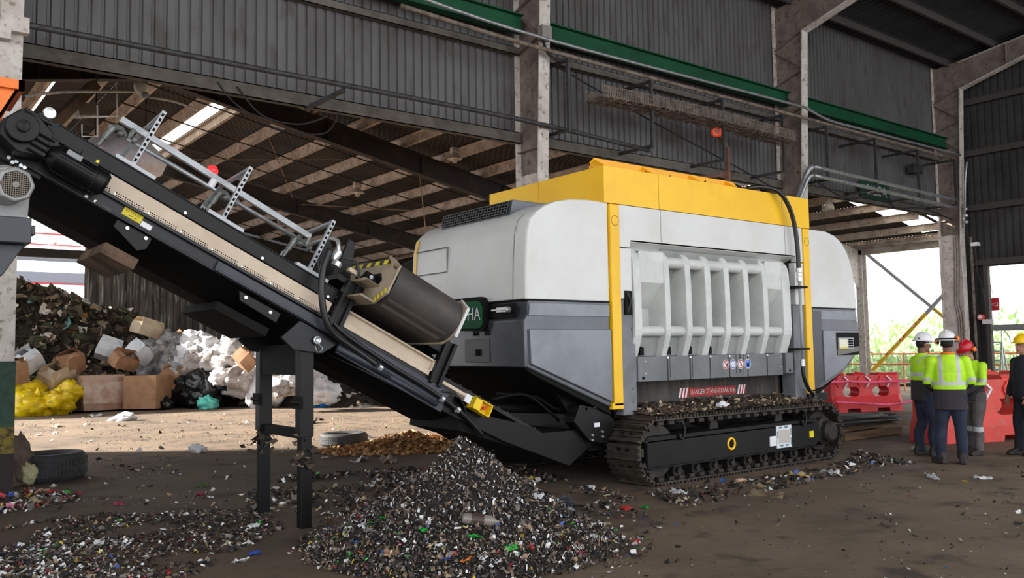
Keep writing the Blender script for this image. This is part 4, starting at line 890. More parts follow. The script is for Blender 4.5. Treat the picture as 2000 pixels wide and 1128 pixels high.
# ================================================================ SPRAY BAR RIG ON THE CONVEYOR
SP = thing('spray_bar_rig', 'galvanised slotted-steel spray bar frame with pipes and nozzles on top of the conveyor', 'spray bar', (2.2, 8.2, 3.2))
ANG = mat('slotted_angle_grey', (176, 180, 184), .45, .2, (158, 162, 166), 6)
for k, s in enumerate((-.2, -1.09, -2.05)):
    b = CB(); b.cbox(s-.2, s+.17, 7.78, 7.86, 3.80, 3.835); b.cbox(s-.2, s+.17, 8.74, 8.82, 3.80, 3.835); bp = b.build('foot_plate', ANG, SP, bevel=.003)
    b = CB(); dv = .57
    b.cbox(s-.005, s+.035, 7.80, 7.84, 3.83, 3.83+dv); b.cbox(s-.005, s+.035, 8.76, 8.8, 3.83, 4.15)
    b.bar(cv(s+.015, 7.84, 3.83+dv-.02), cv(s+.015, 8.5, 4.33), .035, .035, UV); b.bar(cv(s+.015, 8.5, 4.33), cv(s+.015, 8.78, 4.13), .035, .035, UV)
    fr = b.build('slotted_frame', ANG, SP)
    b = CB()
    for i in range(10): b.cbox(s+.005, s+.025, 7.795, 7.80, 3.86+i*.054, 3.888+i*.054)
    for i in range(5): b.cbox(s+.005, s+.025, 8.755, 8.76, 3.86+i*.054, 3.888+i*.054)
    b.build('slot', BLACKM, fr)
b = CB(); b.cbox(-2.05, .04, 8.26, 8.31, 4.255, 4.31); b.build('square_rail', ANG, SP)
b = CB(); b.tube([cv(-2.0, 8.2, 4.17), cv(-.08, 8.2, 4.13)], .022, 10); b.build('water_pipe', GALV, SP, smooth=True)
NZ = mat('nozzle_grey_green', (128, 132, 128), .45, .4, (96, 100, 98), 20)
for s in (-.05, -1.12, -1.98):
    b = CB(); b.tube(spline([cv(s, 8.2, 4.14), cv(s+.07, 8.16, 4.16), cv(s+.14, 8.1, 4.1)], 5), .03, 8); b.cyl(cv(s+.12, 8.1, 4.12), cv(s+.14, 8.1, 3.98), .028, seg=10); b.cyl(cv(s+.14, 8.1, 3.98), cv(s+.15, 8.1, 3.9), .018, seg=10)
    b.lathe([(.0, 0), (.045, 0), (.045, .04), (0, .04)], cv(s+.02, 8.2, 4.14), US, 12); b.lathe([(0, 0), (.04, 0), (.04, .03), (0, .03)], cv(s-.1, 8.2, 4.15), US, 12); b.cyl(cv(s-.04, 8.2, 4.14), cv(s-.04, 8.2, 4.24), .02, seg=8)
    b.build('nozzle', NZ, SP, auto=40)
b = CB(); b.tube(spline([cv(-2.05, 8.2, 4.18), cv(-2.1, 7.9, 4.24), cv(-2.12, 7.7, 4.2), cv(-2.16, 7.66, 4.1)], 6), .02, 8); b.lathe([(0, 0), (.04, 0), (.045, .05), (.03, .1), (0, .1)], cv(-2.16, 7.66, 4.1), -UV, 12); b.cyl(cv(-2.2, 7.66, 3.95), cv(-2.2, 7.66, 4.0), .05, seg=14); b.build('hose_valve', BOLT, SP, auto=40)
b = CB(); b.tube(spline([at(643, 488, y=7.66), at(632, 520, y=7.64), at(628, 560, y=7.62), at(631, 600, y=7.62), at(640, 635, y=7.63), at(655, 655, y=7.66), at(690, 680, y=7.69), at(735, 712, y=7.69)], 8), .034, 12); b.build('supply_hose', HOSE, SP, smooth=True)
bc = at(415, 331, y=8.45)
b = MB(); b.lathe([(0, 0), (.05, 0), (.055, .03), (.04, .07), (0, .08)], bc-Vector((0, 0, .04)), (0, 0, 1), 16); b.build('warning_beacon', mat('beacon_red', (230, 20, 30), .3, emit=((255, 34, 34), 3.2)), SP, smooth=True)
b = MB(); b.cyl(bc-Vector((0, 0, .15)), bc-Vector((0, 0, .04)), .02, seg=10); b.build('beacon_stem', BOLT, SP)
b = CB(); b.cyl(cv(-.92, 8.2, 4.14), cv(-.92, 8.2, 4.23), .035, seg=12); b.build('valve_cap', WHITE, SP)
# ================================================================ FIXTURES ON THE LONG WALL
def one(b, name, m, label, cat, group=None, **k): return b.build(name, m, None, label=label, cat=cat, group=group, **k)
# cable-carrier brackets: hangers with an upper and a lower arm
YH = 11.8
HANG = [(10.58, 'first'), (12.84, 'second'), (15.12, 'third'), (17.34, 'fourth'), (19.17, 'fifth'), (21.45, 'sixth'), (23.7, 'seventh'), (25.9, 'eighth')]
WHERE = ['beside the middle white column', 'by the beginning of the brown cable mesh', 'behind the orange floodlight', 'where the mesh ends at the column by the hopper hose', 'just right of the column behind the shredder', 'in front of the green exit sign', 'right of the exit sign', 'beside the dark corner column']
for (x, _), wh in zip(HANG, WHERE):
    t = thing('hanging_bracket', 'dark steel hanging bracket '+wh, 'bracket', (x, YH, 5.7), 'steel brackets along the long wall')
    b = MB(); b.box(x-.03, x+.03, YH-.03, YH+.03, 5.72, 7.12); b.build('hanger', PIPE, t)
    b = MB(); b.bar((x, YH, 7.1), (x-.03, YW-.05, 7.1), .05, .06); b.build('upper_arm', PIPE, t)
    b = MB(); b.bar((x, YH, 5.76), (x-.03, YW-.05, 5.76), .05, .06); b.build('lower_arm', PIPE, t)
# sagging brown cable mesh (carrier net)
b = MB(); pts = [(11.3, 6.66), (12.9, 6.7), (15.0, 6.74), (17.6, 6.7)]
def trz(x): return 6.7+.06*math.sin((x-11.3)*.5)
rnd = random.Random(8); n = 130
for k in range(n):
    x = 11.3+6.3*k/n; z = trz(x); h = .22+rnd.uniform(-.03, .03)
    b.tube([(x, 11.62, z), (x+.01, 11.62, z-h), (x, 12.1, z-h-.02), (x, 12.1, z)], .011, 4)
for dy, dz in ((11.62, 0), (11.62, -.09), (11.62, -.2), (11.75, -.22), (11.9, -.23), (12.05, -.22), (12.1, 0), (12.1, -.1)):
    b.tube([(11.3+6.3*k/60, dy, trz(11.3+6.3*k/60)+dz+rnd.uniform(-.008, .008)) for k in range(61)], .011, 4)
for k in range(14):
    x0 = 11.4+rnd.random()*.5; b.tube([(x0+(17.4-x0)*q/30, 11.7+.35*rnd.random(), trz(x0+(17.4-x0)*q/30)-.1-.1*rnd.random()) for q in range(31)], .011, 5)
one(b, 'cable_tray', BRPIPE, 'long brown dusty wire-mesh cable tray hanging across the middle bay', 'cable tray', weld=False)
# conduits
def conduit(pts, r, m, label, cat='pipe', n=6): b = MB(); b.tube(spline(pts, n), r, 8); return one(b, 'conduit', m, label, cat, smooth=True)
conduit([(7.0, 11.75, 7.5), (10.1, 11.75, 7.36), (17.6, 11.75, 7.42), (18.3, 11.75, 7.4), (19.2, 11.75, 7.27), (20.5, 11.75, 7.26), (26.2, 11.75, 7.28)], .032, GALV, 'shiny silver conduit running the length of the wall just below the green beams')
conduit([(7.0, 11.85, 7.3), (10.4, 11.85, 7.2), (18.6, 11.85, 7.2), (26.0, 11.85, 7.16)], .04, BRPIPE, 'dull brown pipe running beneath the shiny silver conduit')
conduit([(18.5, 11.75, 6.0), (21.4, 11.75, 5.96), (25.7, 11.75, 5.88)], .05, GALV, 'upper of two thick silver pipes in the last bay')
conduit([(18.5, 11.75, 5.78), (21.4, 11.75, 5.74), (25.7, 11.75, 5.64)], .05, GALV, 'lower of two thick silver pipes in the last bay, across the exit sign')
conduit([(18.5, 11.8, 6.0), (18.38, 11.85, 5.9), (18.25, 11.95, 5.5), (18.1, 12.05, 5.0)], .07, GALV, 'bent silver duct on the column above the hopper hose')
conduit([(18.42, 11.75, 5.78), (18.3, 11.8, 5.7), (18.15, 11.9, 5.3), (18.0, 12.0, 4.9)], .05, GALV, 'second bent silver duct on the column above the hopper hose')
conduit([(1.3, 12.05, 5.84), (5.5, 12.05, 5.86), (9.6, 12.05, 5.86), (12.9, 11.95, 5.7)], .045, PIPE, 'dark pipe running in front of the cladding from the left column to the middle column', n=3)
b = MB(); b.bar((6.1, 12.08, 5.8), (5.75, 12.8, 5.6), .05, .06); one(b, 'pipe_bracket', PIPE, 'small arm holding the dark pipe off the girt at left', 'bracket')
b = MB(); b.box(1.3, 1.7, 12.0, 12.14, 5.72, 5.92); b.box(1.35, 1.5, 11.98, 12.14, 5.6, 5.75); one(b, 'pipe_clamp', COLM, 'whitish clamp block on the left column gripping the dark pipe', 'clamp')
b = MB(); b.box(10.02, 10.25, 11.86, 12.0, 7.42, 7.68); one(b, 'junction_box', mat('box_grey', (128, 124, 120), .6), 'grey junction box on the middle column below the green beam', 'junction box')
conduit([(10.1, 11.95, 7.45), (10.15, 11.9, 7.2), (10.4, 11.9, 7.08), (10.6, 11.85, 7.1)], .03, WIRE, 'short black cable looping down from the junction box', 'cable')
conduit([(4.6, 12.7, 5.74), (5.0, 12.68, 5.35), (5.6, 12.66, 5.3), (6.1, 12.7, 5.52)], .014, WIRE, 'thin black cable drooping from the girt near the camera dome', 'cable')
conduit([(4.3, 12.7, 5.76), (4.6, 12.68, 5.45), (5.2, 12.5, 5.12), (6.0, 12.6, 5.2), (6.3, 12.7, 5.6)], .012, WIRE, 'second thin cable swagged lower under the girt at left', 'cable')
conduit([(18.9, 12.0, 5.75), (20.2, 11.9, 5.4), (21.6, 11.85, 5.68), (22.6, 11.9, 5.38), (24.0, 11.9, 5.5), (26.0, 12.0, 5.35)], .022, WIRE, 'black cable swagged along the foot of the wall in the last bay', 'cable')
conduit([(10.7, 12.3, 7.15), (13.5, 12.4, 6.5), (16.5, 12.45, 5.85), (17.8, 12.5, 5.55)], .018, WIRE, 'black cable slanting down across the middle bay behind the mesh', 'cable', n=3)
conduit([(26.95, 11.9, 7.2), (26.95, 11.98, 6.6), (26.95, 12.05, 5.6), (26.95, 12.1, 5.2)], .03, GALV, 'short vertical silver conduit in the corner beside the last column')
b = MB()
for k in range(3): b.lathe([(0, 0), (.06, 0), (.07, .06), (.05, .1), (0, .1)], (26.88, 12.0, 5.3+k*.2), (0, -.3, 1), 12)
b.tube([(26.88, 12.03, 5.2), (26.88, 12.1, 5.9)], .012, 6); b.pr = b.pr[:3]+b.pr[3:]
t = thing('insulator_stack', 'white insulators stacked in the corner at the end of the pipes', 'insulator', (26.88, 12.0, 5.3)); b.build('insulator', BOLT, t, smooth=True)
# rusty pole with the orange floodlight
FP = thing('floodlight_pole', 'rust-brown cranked pole with a small orange floodlight, above the hopper', 'floodlight', (15.68, 12.15, 5.2))
RST = mat('rust_brown', (112, 78, 64), .8, 0, (88, 62, 52), 4)
b = MB(); b.bar((15.68, 12.15, 5.0), (15.68, 12.15, 6.17), .1, .1); b.bar((15.68, 12.15, 6.14), (15.36, 12.15, 6.5), .09, .09); b.build('pole', RST, FP)
b = MB(); b.bar((15.68, 12.2, 5.55), (15.2, 12.75, 5.52), .06, .06); b.build('pole_arm', RST, FP)
b = MB(); b.lathe([(0, 0), (.1, 0), (.13, .03), (.12, .1), (.07, .18), (0, .2)], (15.16, 12.0, 6.44), (.5, .6, .1), 14); fh = b.build('lamp_head', mat('orange_lamp', (250, 88, 44), .45), FP, auto=35)
b = MB(); b.box(15.28, 15.4, 12.0, 12.12, 6.5, 6.6); b.build('lamp_clamp', MATS['orange_lamp'], FP)
b = MB(); b.lathe([(0, 0), (.045, 0), (.045, .012), (0, .012)], (15.15, 11.985, 6.438), (.5, .6, .1), 12, mi=0); b.build('lamp_lens', mat('lens_red_brown', (150, 60, 46), .3), fh)
# exit sign
sg = MB(); c = at(1712, 374, y=12.68); sg.box(c.x-.85, c.x+.72, 12.68, 12.72, c.z-.25, c.z+.25); ex = one(sg, 'exit_sign', mat('exit_green', (24, 58, 46), .5), 'dark green exit sign with pale letters, half hidden by pipes in the last bay', 'sign')
text_mesh('SALIDA', .4, lambda x, y: (c.x+x*.82, 12.672, c.z+y), 'sign_lettering', mat('sign_letters', (190, 188, 184), .6), ex)
# small grey loudspeaker box by the crane beam end
b = MB(); b.box(24.9, 25.4, 12.5, 12.7, 6.75, 7.0); one(b, 'wall_speaker', PIPE, 'small dark box on the wall under the end of the last green beam', 'box')

# ================================================================ LAMPS AND CAMERA IN THE LOWER SHED
LB = mat('lamp_dusty_white', (206, 186, 172), .6, 0, (170, 148, 134), 6)
GLS = mat('lamp_glass', (225, 220, 215), .15, trans=.8)
def lamp(c, label, s=1.0):
    x, y, z = c; t = thing('bay_lamp', label, 'lamp', (x, y, z), 'bell lamps under the shed roof')
    b = MB(); b.lathe([(0, .02*s), (.21*s, .02*s), (.17*s, .06*s), (.1*s, .14*s), (.075*s, .16*s), (0, .16*s)], c, (0, 0, 1), 20); b.build('lamp_shade', LB, t, auto=35)
    b = MB(); b.box(x-.11*s, x+.11*s, y-.08*s, y+.08*s, z+.17*s, z+.34*s); b.build('ballast', LB, t, bevel=.02)
    b = MB(); b.lathe([(0, -.1*s), (.06*s, -.08*s), (.075*s, 0), (.075*s, .03*s), (0, .03*s)], c, (0, 0, 1), 14); b.build('lamp_glass', GLS, t, smooth=True)
    b = MB(); b.cyl((x, y, z+.33*s), (x, y, zs(x)+.05), .015); b.build('lamp_rod', RAFT, t)
lamp(at(698, 378, y=21.8), 'cream bell lamp under the shed roof between the two dark rafters', 1.0)
lamp(at(888, 312, y=16.2), 'cream bell lamp nearest the long wall, right of the big dark rafter', .85)
lamp(at(548, 442, y=28), 'small distant bell lamp half hidden behind the spray bar', 1.0)
LB2 = mat('bell_grey', (176, 168, 158), .6)
c = at(1617, 409, y=14.6); t = thing('bay_lamp', 'grey bell lamp under the bright roof right of the shredder', 'lamp', c)
b = MB(); b.lathe([(0, 0), (.19, 0), (.18, .1), (.12, .22), (.05, .27), (.03, .32), (0, .32)], c, (0, 0, 1), 20); b.build('lamp_shade', LB2, t, auto=40)
b = MB(); b.cyl((c.x, c.y, c.z+.3), (c.x, c.y, zs(c.x)+.0), .015); b.build('lamp_rod', RAFT, t)
c = at(275, 183, y=14.5); t = thing('dome_camera', 'white dome security camera on the frosted pipe near the left column', 'camera', c)
b = MB(); b.lathe([(0, -.02), (.06, 0), (.1, .06), (.11, .12), (.1, .17), (0, .18)], c, (0, 0, 1), 20); b.build('camera_housing', mat('camera_white', (238, 236, 232), .5), t, smooth=True)
b = MB(); b.lathe([(0, -.08), (.03, -.07), (.06, -.03), (.06, .02), (0, .02)], c+Vector((.06, -.03, 0)), (.2, -.2, 1), 14); b.build('camera_ball', mat('camera_lens_grey', (150, 150, 152), .3), t, smooth=True)
b = MB(); b.cyl(c+Vector((-.03, 0, .17)), c+Vector((-.03, 0, .3)), .04); b.build('camera_mount', MATS['camera_white'], t)
FROST = mat('dusty_white_pipe', (240, 234, 228), .7, 0, (206, 196, 188), 14, bump=.6)
y = 14.9
conduit([at(50, 188, y=y), at(120, 180, y=y), at(262, 179, y=y)], .022, FROST, 'dusty white pipe leading from the left column to the dome camera', n=3)
conduit([at(292, 190, y=y), at(340, 198, y=y), at(388, 216, y=y)], .022, FROST, 'dusty white pipe leading right from the dome camera', n=3)
conduit([at(140, 229, y=y), at(228, 227, y=y), at(228, 166, y=y)], .018, FROST, 'L-shaped white conduit under the shed roof at far left', n=1)
conduit([at(160, 242, y=y), at(160, 266, y=y), at(190, 267, y=y), at(190, 205, y=y)], .014, FROST, 'U-shaped thin white conduit hanging behind the conveyor head', n=1)
b = MB(); p = at(80, 265, y=16); q = at(185, 165, y=16.4); b.bar(p, q, .2, .16); one(b, 'timber_prop', mat('prop_brown', (112, 92, 74), .85, 0, (84, 68, 54), 3), 'broad brown beam slanting up behind the conveyor head', 'beam')
b = MB(); p = at(150, 217, y=17); q = at(188, 215, y=17); b.bar(p, q, .3, .22); one(b, 'vent_box', mat('box_dusty', (128, 112, 98), .8), 'dusty box under the shed roof behind the conveyor head', 'box')
c = at(235, 335, y=17.5); t = thing('extract_hood', 'rounded lilac-grey hood under the shed roof behind the first spray bar frame', 'hood', c)
b = MB(); b.lathe([(0, 0), (.75, 0), (.85, .25), (.5, .62), (0, .7)], c, (0, 0, 1), 28); b.build('hood_shell', mat('dome_lilac', (228, 218, 224), .6, 0, (206, 194, 198), 3), t, smooth=True)
b = MB()
for dx in (-.45, .45): b.cyl((c.x+dx, c.y, c.z+.3), (c.x+dx, c.y, zs(c.x+dx)), .015)
b.build('hanger_rod', RAFT, t)

# ================================================================ SCREENING MACHINE CORNER AT FAR LEFT
M2 = thing('feed_machine', 'orange hopper and grey geared motor of another machine at the left edge', 'machine', (.6, 6.4, 0))
ORG = mat('orange_paint', (226, 112, 18), .45, 0, (206, 92, 12), 3)
b = MB(); yo = 6.2; tr = at(42, 168, y=yo); bl = at(2, 240, y=yo)
b.gprism([(-.9, yo, tr.z), (tr.x, yo, tr.z), (bl.x-.02, yo, bl.z), (-.5, yo, bl.z)], (0, .02, 0)); b.gprism([(tr.x, yo, tr.z), (tr.x, yo+.55, tr.z), (bl.x-.02, yo+.45, bl.z), (bl.x-.02, yo, bl.z)], (-.02, 0, 0))
b.box(-.9, tr.x+.015, yo-.03, yo+.02, tr.z-.03, tr.z+.03); b.box(tr.x-.02, tr.x+.015, yo-.03, yo+.58, tr.z-.03, tr.z+.03); b.gprism([(-.9, yo+.55, tr.z), (tr.x, yo+.55, tr.z), (bl.x, yo+.45, bl.z), (-.5, yo+.45, bl.z)], (0, .02, 0))
b.build('orange_hopper', ORG, M2)
GM = mat('motor_grey', (148, 150, 150), .45, .1, (128, 130, 130), 4)
c = at(30, 360, y=6.05); d = Vector((.05, -1, -.12)).normalized(); e = at(38, 398, y=6.3)
b = MB(); b.lathe([(.0, -.26), (.1, -.26), (.115, -.22), (.115, -.02), (.108, .012), (.085, .02), (.085, .0), (0, .0)], c, d, 8); gm = b.build('gear_motor', GM, M2, bevel=.012)
b = MB(); b.lathe([(0, .0), (.083, .0), (.083, .006), (0, .006)], c, d, 8); b.build('fan_opening', BLACKM, gm)
ax = d.cross(Vector((0, 0, 1))).normalized(); ay = ax.cross(d)
b = MB()
for k in range(-6, 7):
    h = math.sqrt(max(0, .08**2-(k*.0125)**2))
    for u, v in ((ax, ay), (ay, ax)): b.tube([c+d*.016+u*k*.0125-v*h, c+d*.016+u*k*.0125+v*h], .0022, 4)
b.lathe([(0, .012), (.02, .012), (.02, .02), (0, .022)], c, d, 8); b.build('fan_grille', mat('grille_wire', (128, 122, 112), .5), gm)
b = MB(); b.lathe([(0, -.36), (.13, -.36), (.14, -.33), (.12, -.26), (0, -.26)], c, d, 20); b.gprism([c+d*-.3+Vector(v) for v in ((-.14, 0, -.05), (.14, 0, -.05), (.12, 0, -.36), (.05, 0, -.4), (-.2, 0, -.4))], (0, .12, 0)); b.build('gearbox_flange', GM, M2, bevel=.008)
b = MB(); q = at(38, 432, y=6.2); b.box(-.8, q.x+.04, 6.0, 6.9, q.z-.16, q.z+.0); b.gprism([(-.6, 6.1, q.z-.16), (q.x+.02, 6.1, q.z-.16), (q.x-.1, 6.1, q.z-.36), (-.6, 6.1, q.z-.4)], (0, .6, 0)); b.box(q.x-.05, q.x+.07, 6.05, 6.15, q.z-.1, q.z-.04); b.build('motor_bracket', mat('bracket_dark', (44, 50, 56), .4, .1), M2, bevel=.006)
b = MB()
for x, y in ((-.7, 6.1), (-.7, 6.8)): b.box(x-.06, x+.06, y-.06, y+.06, 0, q.z-.1)
b.box(-.76, -.64, 6.1, 6.8, bl.z-.6, bl.z-.5); b.box(-.76, -.64, 6.04, 6.16, 0, bl.z); b.box(-.76, -.5, 6.1, 6.7, bl.z-.02, bl.z+.06); b.build('support_leg', BLACKST, M2)

# ================================================================ BARRIERS, TAPE, PALLET, LADDER, RAIL, SIGN
RED = mat('barrier_red', (212, 36, 42), .45, 0, (198, 30, 36), 2, rgb3=(170, 52, 50))
REDF = mat('barrier_faded_red', (222, 72, 62), .55, 0, (204, 62, 54), 2, rgb3=(186, 96, 80))
def barrier(label, c, ang, m, sc=1.0):
    t = thing('road_barrier', label, 'barrier', (0, 0, 0), 'red plastic water-filled barriers'); L = 2.0
    sec = [(-.28, 0), (-.28, .22), (-.24, .3), (-.19, .4), (-.17, .9), (-.13, .96), (.13, .96), (.17, .9), (.19, .4), (.24, .3), (.28, .22), (.28, 0)]
    b = MB(); k = lambda x: 1.0
    rings = []
    for x, s in ((-L/2, .78), (-L/2+.1, 1), (L/2-.1, 1), (L/2, .78)): rings.append([(x, y*s, z if z > .5 or s == 1 else z) for y, z in sec])
    b.loft(rings); body = b.build('barrier_body', m, t, bevel=.025)
    cut = MB()
    for x in (-.45, .4):
        pts = [(x+math.copysign(.11, math.cos(a))+.13*math.cos(a), .5+.12*math.sin(a)) for a in np.linspace(0, 2*math.pi, 20, endpoint=False)]; cut.prism(pts, 'y', -.5, .5)
        cut.prism([(x-.2, -.05), (x+.2, -.05), (x+.17, .09), (x-.17, .09)], 'y', -.5, .5)
    for x0, x1 in ((-.62, -.34), (-.02, .34)): cut.prism([(x0, .9), (x1, .9), (x1, 1.1), (x0, 1.1)], 'y', -.5, .5)
    co = cut.build('cutter', m); co.location = (0, 0, 0); co.data.transform(Matrix.Translation(LOC[co]))
    md = body.modifiers.new('cut', 'BOOLEAN'); md.object = co; md.operation = 'DIFFERENCE'; md.solver = 'EXACT'; body.modifiers.move(1, 0)
    bpy.context.view_layer.update(); bake(body); bpy.data.objects.remove(co)
    b = MB()
    for x in (-.72, -.12, .5): b.lathe([(0, .93), (.09, .93), (.08, .985), (0, .99)] if x > -1 and x < .3 else [(0, .95), (.05, .95), (.05, .97), (0, .97)], (x, 0, 0), (0, 0, 1), 18)
    b.build('filler_cap', m, t, auto=40)
    for x in (-.6, .02, .62):
        for s in (-1,):
            b = MB(); y0 = -.2
            for p, q in (((x-.06, .88), (x+.07, .76)), ((x+.07, .76), (x-.06, .6))): b.bar((p[0], y0+.01, p[1]), (q[0], y0-.0, q[1]), .03, .055, (0, 1, 0))
            b.build('white_chevron', WHITE, t)
            b = MB()
            for p, q in (((x-.2, .87), (x-.28, .76)), ((x-.28, .76), (x-.2, .62))): b.bar((p[0], y0+.02, p[1]), (q[0], y0+.02, q[1]), .05, .045, (0, 1, 0))
            b.build('red_chevron', m, t)
    t.location = c; t.rotation_euler = (0, 0, ang); t.scale = (sc,)*3; return t
barrier('red plastic road barrier right of the shredder, wrapped in pink warning tape', (20.3, 11.8, 0), math.atan2(-.93, 2.15), RED)
barrier('nearest faded red road barrier, half hidden behind the group of workers', (15.41, 6.87, 0), math.atan2(-.65, 1.5), REDF, 1.15)
barrier('faded red road barrier behind the worker in the yellow helmet, next to the ladder', (18.0, 7.7, 0), math.atan2(-.6, 1.8), REDF, 1.15)
TAPE = mat('pink_tape', (236, 100, 140), .35, 0, (226, 70, 110), 12)
def tape(pts, label, h=.06):
    P = spline(pts, 8); b = MB(); vs = []
    for i, p in enumerate(P): tw = .35*math.sin(i*.7); vs += [p+Vector((0, tw*h*.6, h/2)), p-Vector((0, tw*h*.6, h/2))]
    b.add(vs, [(2*i, 2*i+1, 2*i+3, 2*i+2) for i in range(len(P)-1)]); o = one(b, 'warning_tape', TAPE, label, 'tape', smooth=True)
    s = o.modifiers.new('thick', 'SOLIDIFY'); s.thickness = .003
tape([(18.9, 11.9, .78), (19.6, 11.55, .76), (20.6, 11.2, .74), (21.35, 10.95, .76), (22.4, 10.5, .9)], 'pink warning tape stretched across the upper front of the left red barrier')
tape([(19.0, 11.75, .3), (19.9, 11.3, .22), (20.7, 11.05, .2), (21.5, 10.7, .34), (22.2, 10.4, .45)], 'lower strand of warning tape sagging in front of the left red barrier', .05)
# pallet and bundle of cables
PL = thing('wooden_pallet', 'low dark timber pallet with a long baulk right of the far track end', 'pallet', (15.4, 9.0, 0))
WD = mat('old_timber', (118, 94, 66), .85, 0, (78, 62, 46), 3, .4, .6, stretch=(.3, 3, 3))
def pk(px, py, z): return at(px, py, z=z)
a0, a1 = pk(1652, 862, .0), pk(1775, 845, .0)
dv = (a1-a0).normalized(); nv = Vector((-dv.y, dv.x, 0))
b = MB(); b.bar(a0+nv*.08+Vector((0, 0, .07)), a0+dv*1.9+nv*.08+Vector((0, 0, .07)), .14, .12); b.build('front_baulk', WD, PL)
for k in range(4): b = MB(); b.bar(a0+nv*(.3+.25*k)+Vector((0, 0, .15+.0*k)), a1+nv*(.3+.25*k)+dv*.3+Vector((0, 0, .15)), .18, .03); b.build('deck_board', WD, PL)
for k in range(2): b = MB(); b.bar(a0+dv*(.3+k*1.2)+nv*.2+Vector((0, 0, .07)), a0+dv*(.3+k*1.2)+nv*1.2+Vector((0, 0, .07)), .12, .12); b.build('bearer', WD, PL)
b = MB(); rnd = random.Random(5)
for k in range(16):
    o1 = nv*rnd.uniform(.25, .95); zz = .2+rnd.uniform(0, .1)
    b.tube(spline([a0+o1-dv*.2+Vector((0, 0, zz)), a0+dv*.9+nv*rnd.uniform(.3, .9)+Vector((0, 0, zz+rnd.uniform(0, .06))), a1+dv*.1+nv*rnd.uniform(.3, .9)+Vector((0, 0, zz)), a1+dv*.45+nv*rnd.uniform(.4, .9)+Vector((0, 0, zz))], 8), .028, 7)
one(b, 'cable_bundle', mat('cable_dark_grey', (50, 48, 48), .6), 'bundle of thick black cables lying on the timber pallet', 'cable', smooth=True)
# steps seen through the right opening
LD = thing('step_ladder', 'pale aluminium steps with handrails standing outside the right opening', 'ladder', (28.0, 11.8, 0))
AL = mat('aluminium', (190, 194, 198), .4, .4)
l0, r0 = at(1928, 668, x=28).y, at(1957, 668, x=28).y; zt = at(1940, 668, x=28).z
for y in (l0, r0): b = MB(); b.bar((27.6, y, 0), (28.0, y, zt), .05, .05, (0, 1, 0)); b.bar((28.0, y, zt), (28.5, y, 0), .04, .04, (0, 1, 0)); b.build('stile', AL, LD)
for k in range(6): b = MB(); z = zt*(k+1)/6; b.box(27.6+.4*(k+1)/6-.06, 27.6+.4*(k+1)/6+.06, min(l0, r0), max(l0, r0), z-.02, z+.02); b.build('tread', AL, LD)
for y, o in ((l0+.05, .25), (r0, 0)): b = MB(); b.tube(spline([(28.0, y, zt-.9), (28.0, y, zt+.2), (28.05, y, zt+.42), (28.2, y-.12, zt+.2), (28.25, y-.14, zt)], 5), .018, 6); b.build('handrail', AL, LD)
b = MB(); b.bar(at(1926, 687, x=27.7), at(1934, 722, x=27.7), .06, .06); one(b, 'yellow_post', YEL, 'thin yellow pole leaning by the aluminium steps', 'pole')
c = at(1938, 594, x=27.6)
b = MB(); b.box(27.58, 27.62, c.y-.2, c.y+.2, c.z-.19, c.z+.19); sn = one(b, 'fire_sign', mat('sign_red', (204, 40, 52), .5), 'red fire sign with white pictogram hanging in the right opening', 'sign')
b = MB(); X = 27.57
for y0, y1, z0, z1 in ((.16, .04, -.06, -.045), (.16, .04, .045, .06), (.16, .145, -.06, .06), (.055, .04, -.06, .06)): b.box(X, X+.01, c.y+y1, c.y+y0, c.z+z0, c.z+z1)
for p, q in (((.02, -.005), (-.16, .05)), ((.02, -.02), (-.16, -.06)), ((-.16, .06), (-.16, -.07))): b.bar((X+.005, c.y+p[0], c.z+p[1]), (X+.005, c.y+q[0], c.z+q[1]), .012, .012)
b.build('pictogram', WHITE, sn)
b = MB(); b.cyl((27.2, c.y-.05, 3.98), (27.6, c.y-.05, c.z+.19), .008); b.cyl((27.6, c.y+.12, c.z+.19), (27.6, c.y+.12, 3.98), .006); b.build('hanger_wire', PIPE, sn)
c = at(1918, 619, x=27.2); t = thing('alarm_sounder', 'red and white alarm sounder on the pier left of the right opening', 'alarm', c)
b = MB(); b.cyl(c, c+Vector((-.12, 0, 0)), .09, seg=16); b.build('sounder_body', mat('alarm_red', (214, 60, 60), .4), t)
b = MB(); b.cyl(c+Vector((-.12, 0, 0)), c+Vector((-.16, 0, 0)), .055, seg=16); b.build('sounder_lens', WHITE, t)
c = at(1930, 627, x=27.15); b = MB(); b.box(c.x-.03, c.x+.03, c.y-.16, c.y+.16, c.z-.08, c.z+.06); one(b, 'call_point', mat('box_pale', (206, 206, 208), .5), 'small pale box hung on the grey rail below the red fire sign', 'box')
c = at(1905, 477, x=27.2); b = MB(); b.box(c.x-.1, c.x+.1, c.y-.1, c.y+.1, c.z-.05, c.z+.06); one(b, 'wall_lamp', mat('box_pale2', (220, 220, 220), .5), 'small white lamp on the dark pier above the alarm sounder', 'lamp')
b = MB(); b.tube(spline([(27.22, c.y+.02, c.z), (27.22, c.y, c.z-.8), (27.22, c.y-.1, c.z-1.2), (27.22, c.y-.2, c.z-1.9)], 6), .015, 6); one(b, 'conduit', PIPE, 'thin grey conduit running down the dark pier by the right opening', 'pipe')
b = MB(); b.tube([(27.15, 12.0, 4.9), (27.15, 12.0, .2)], .04, 8); one(b, 'downpipe', BRPIPE, 'dark vertical pipe on the pier beside the corner column', 'pipe')
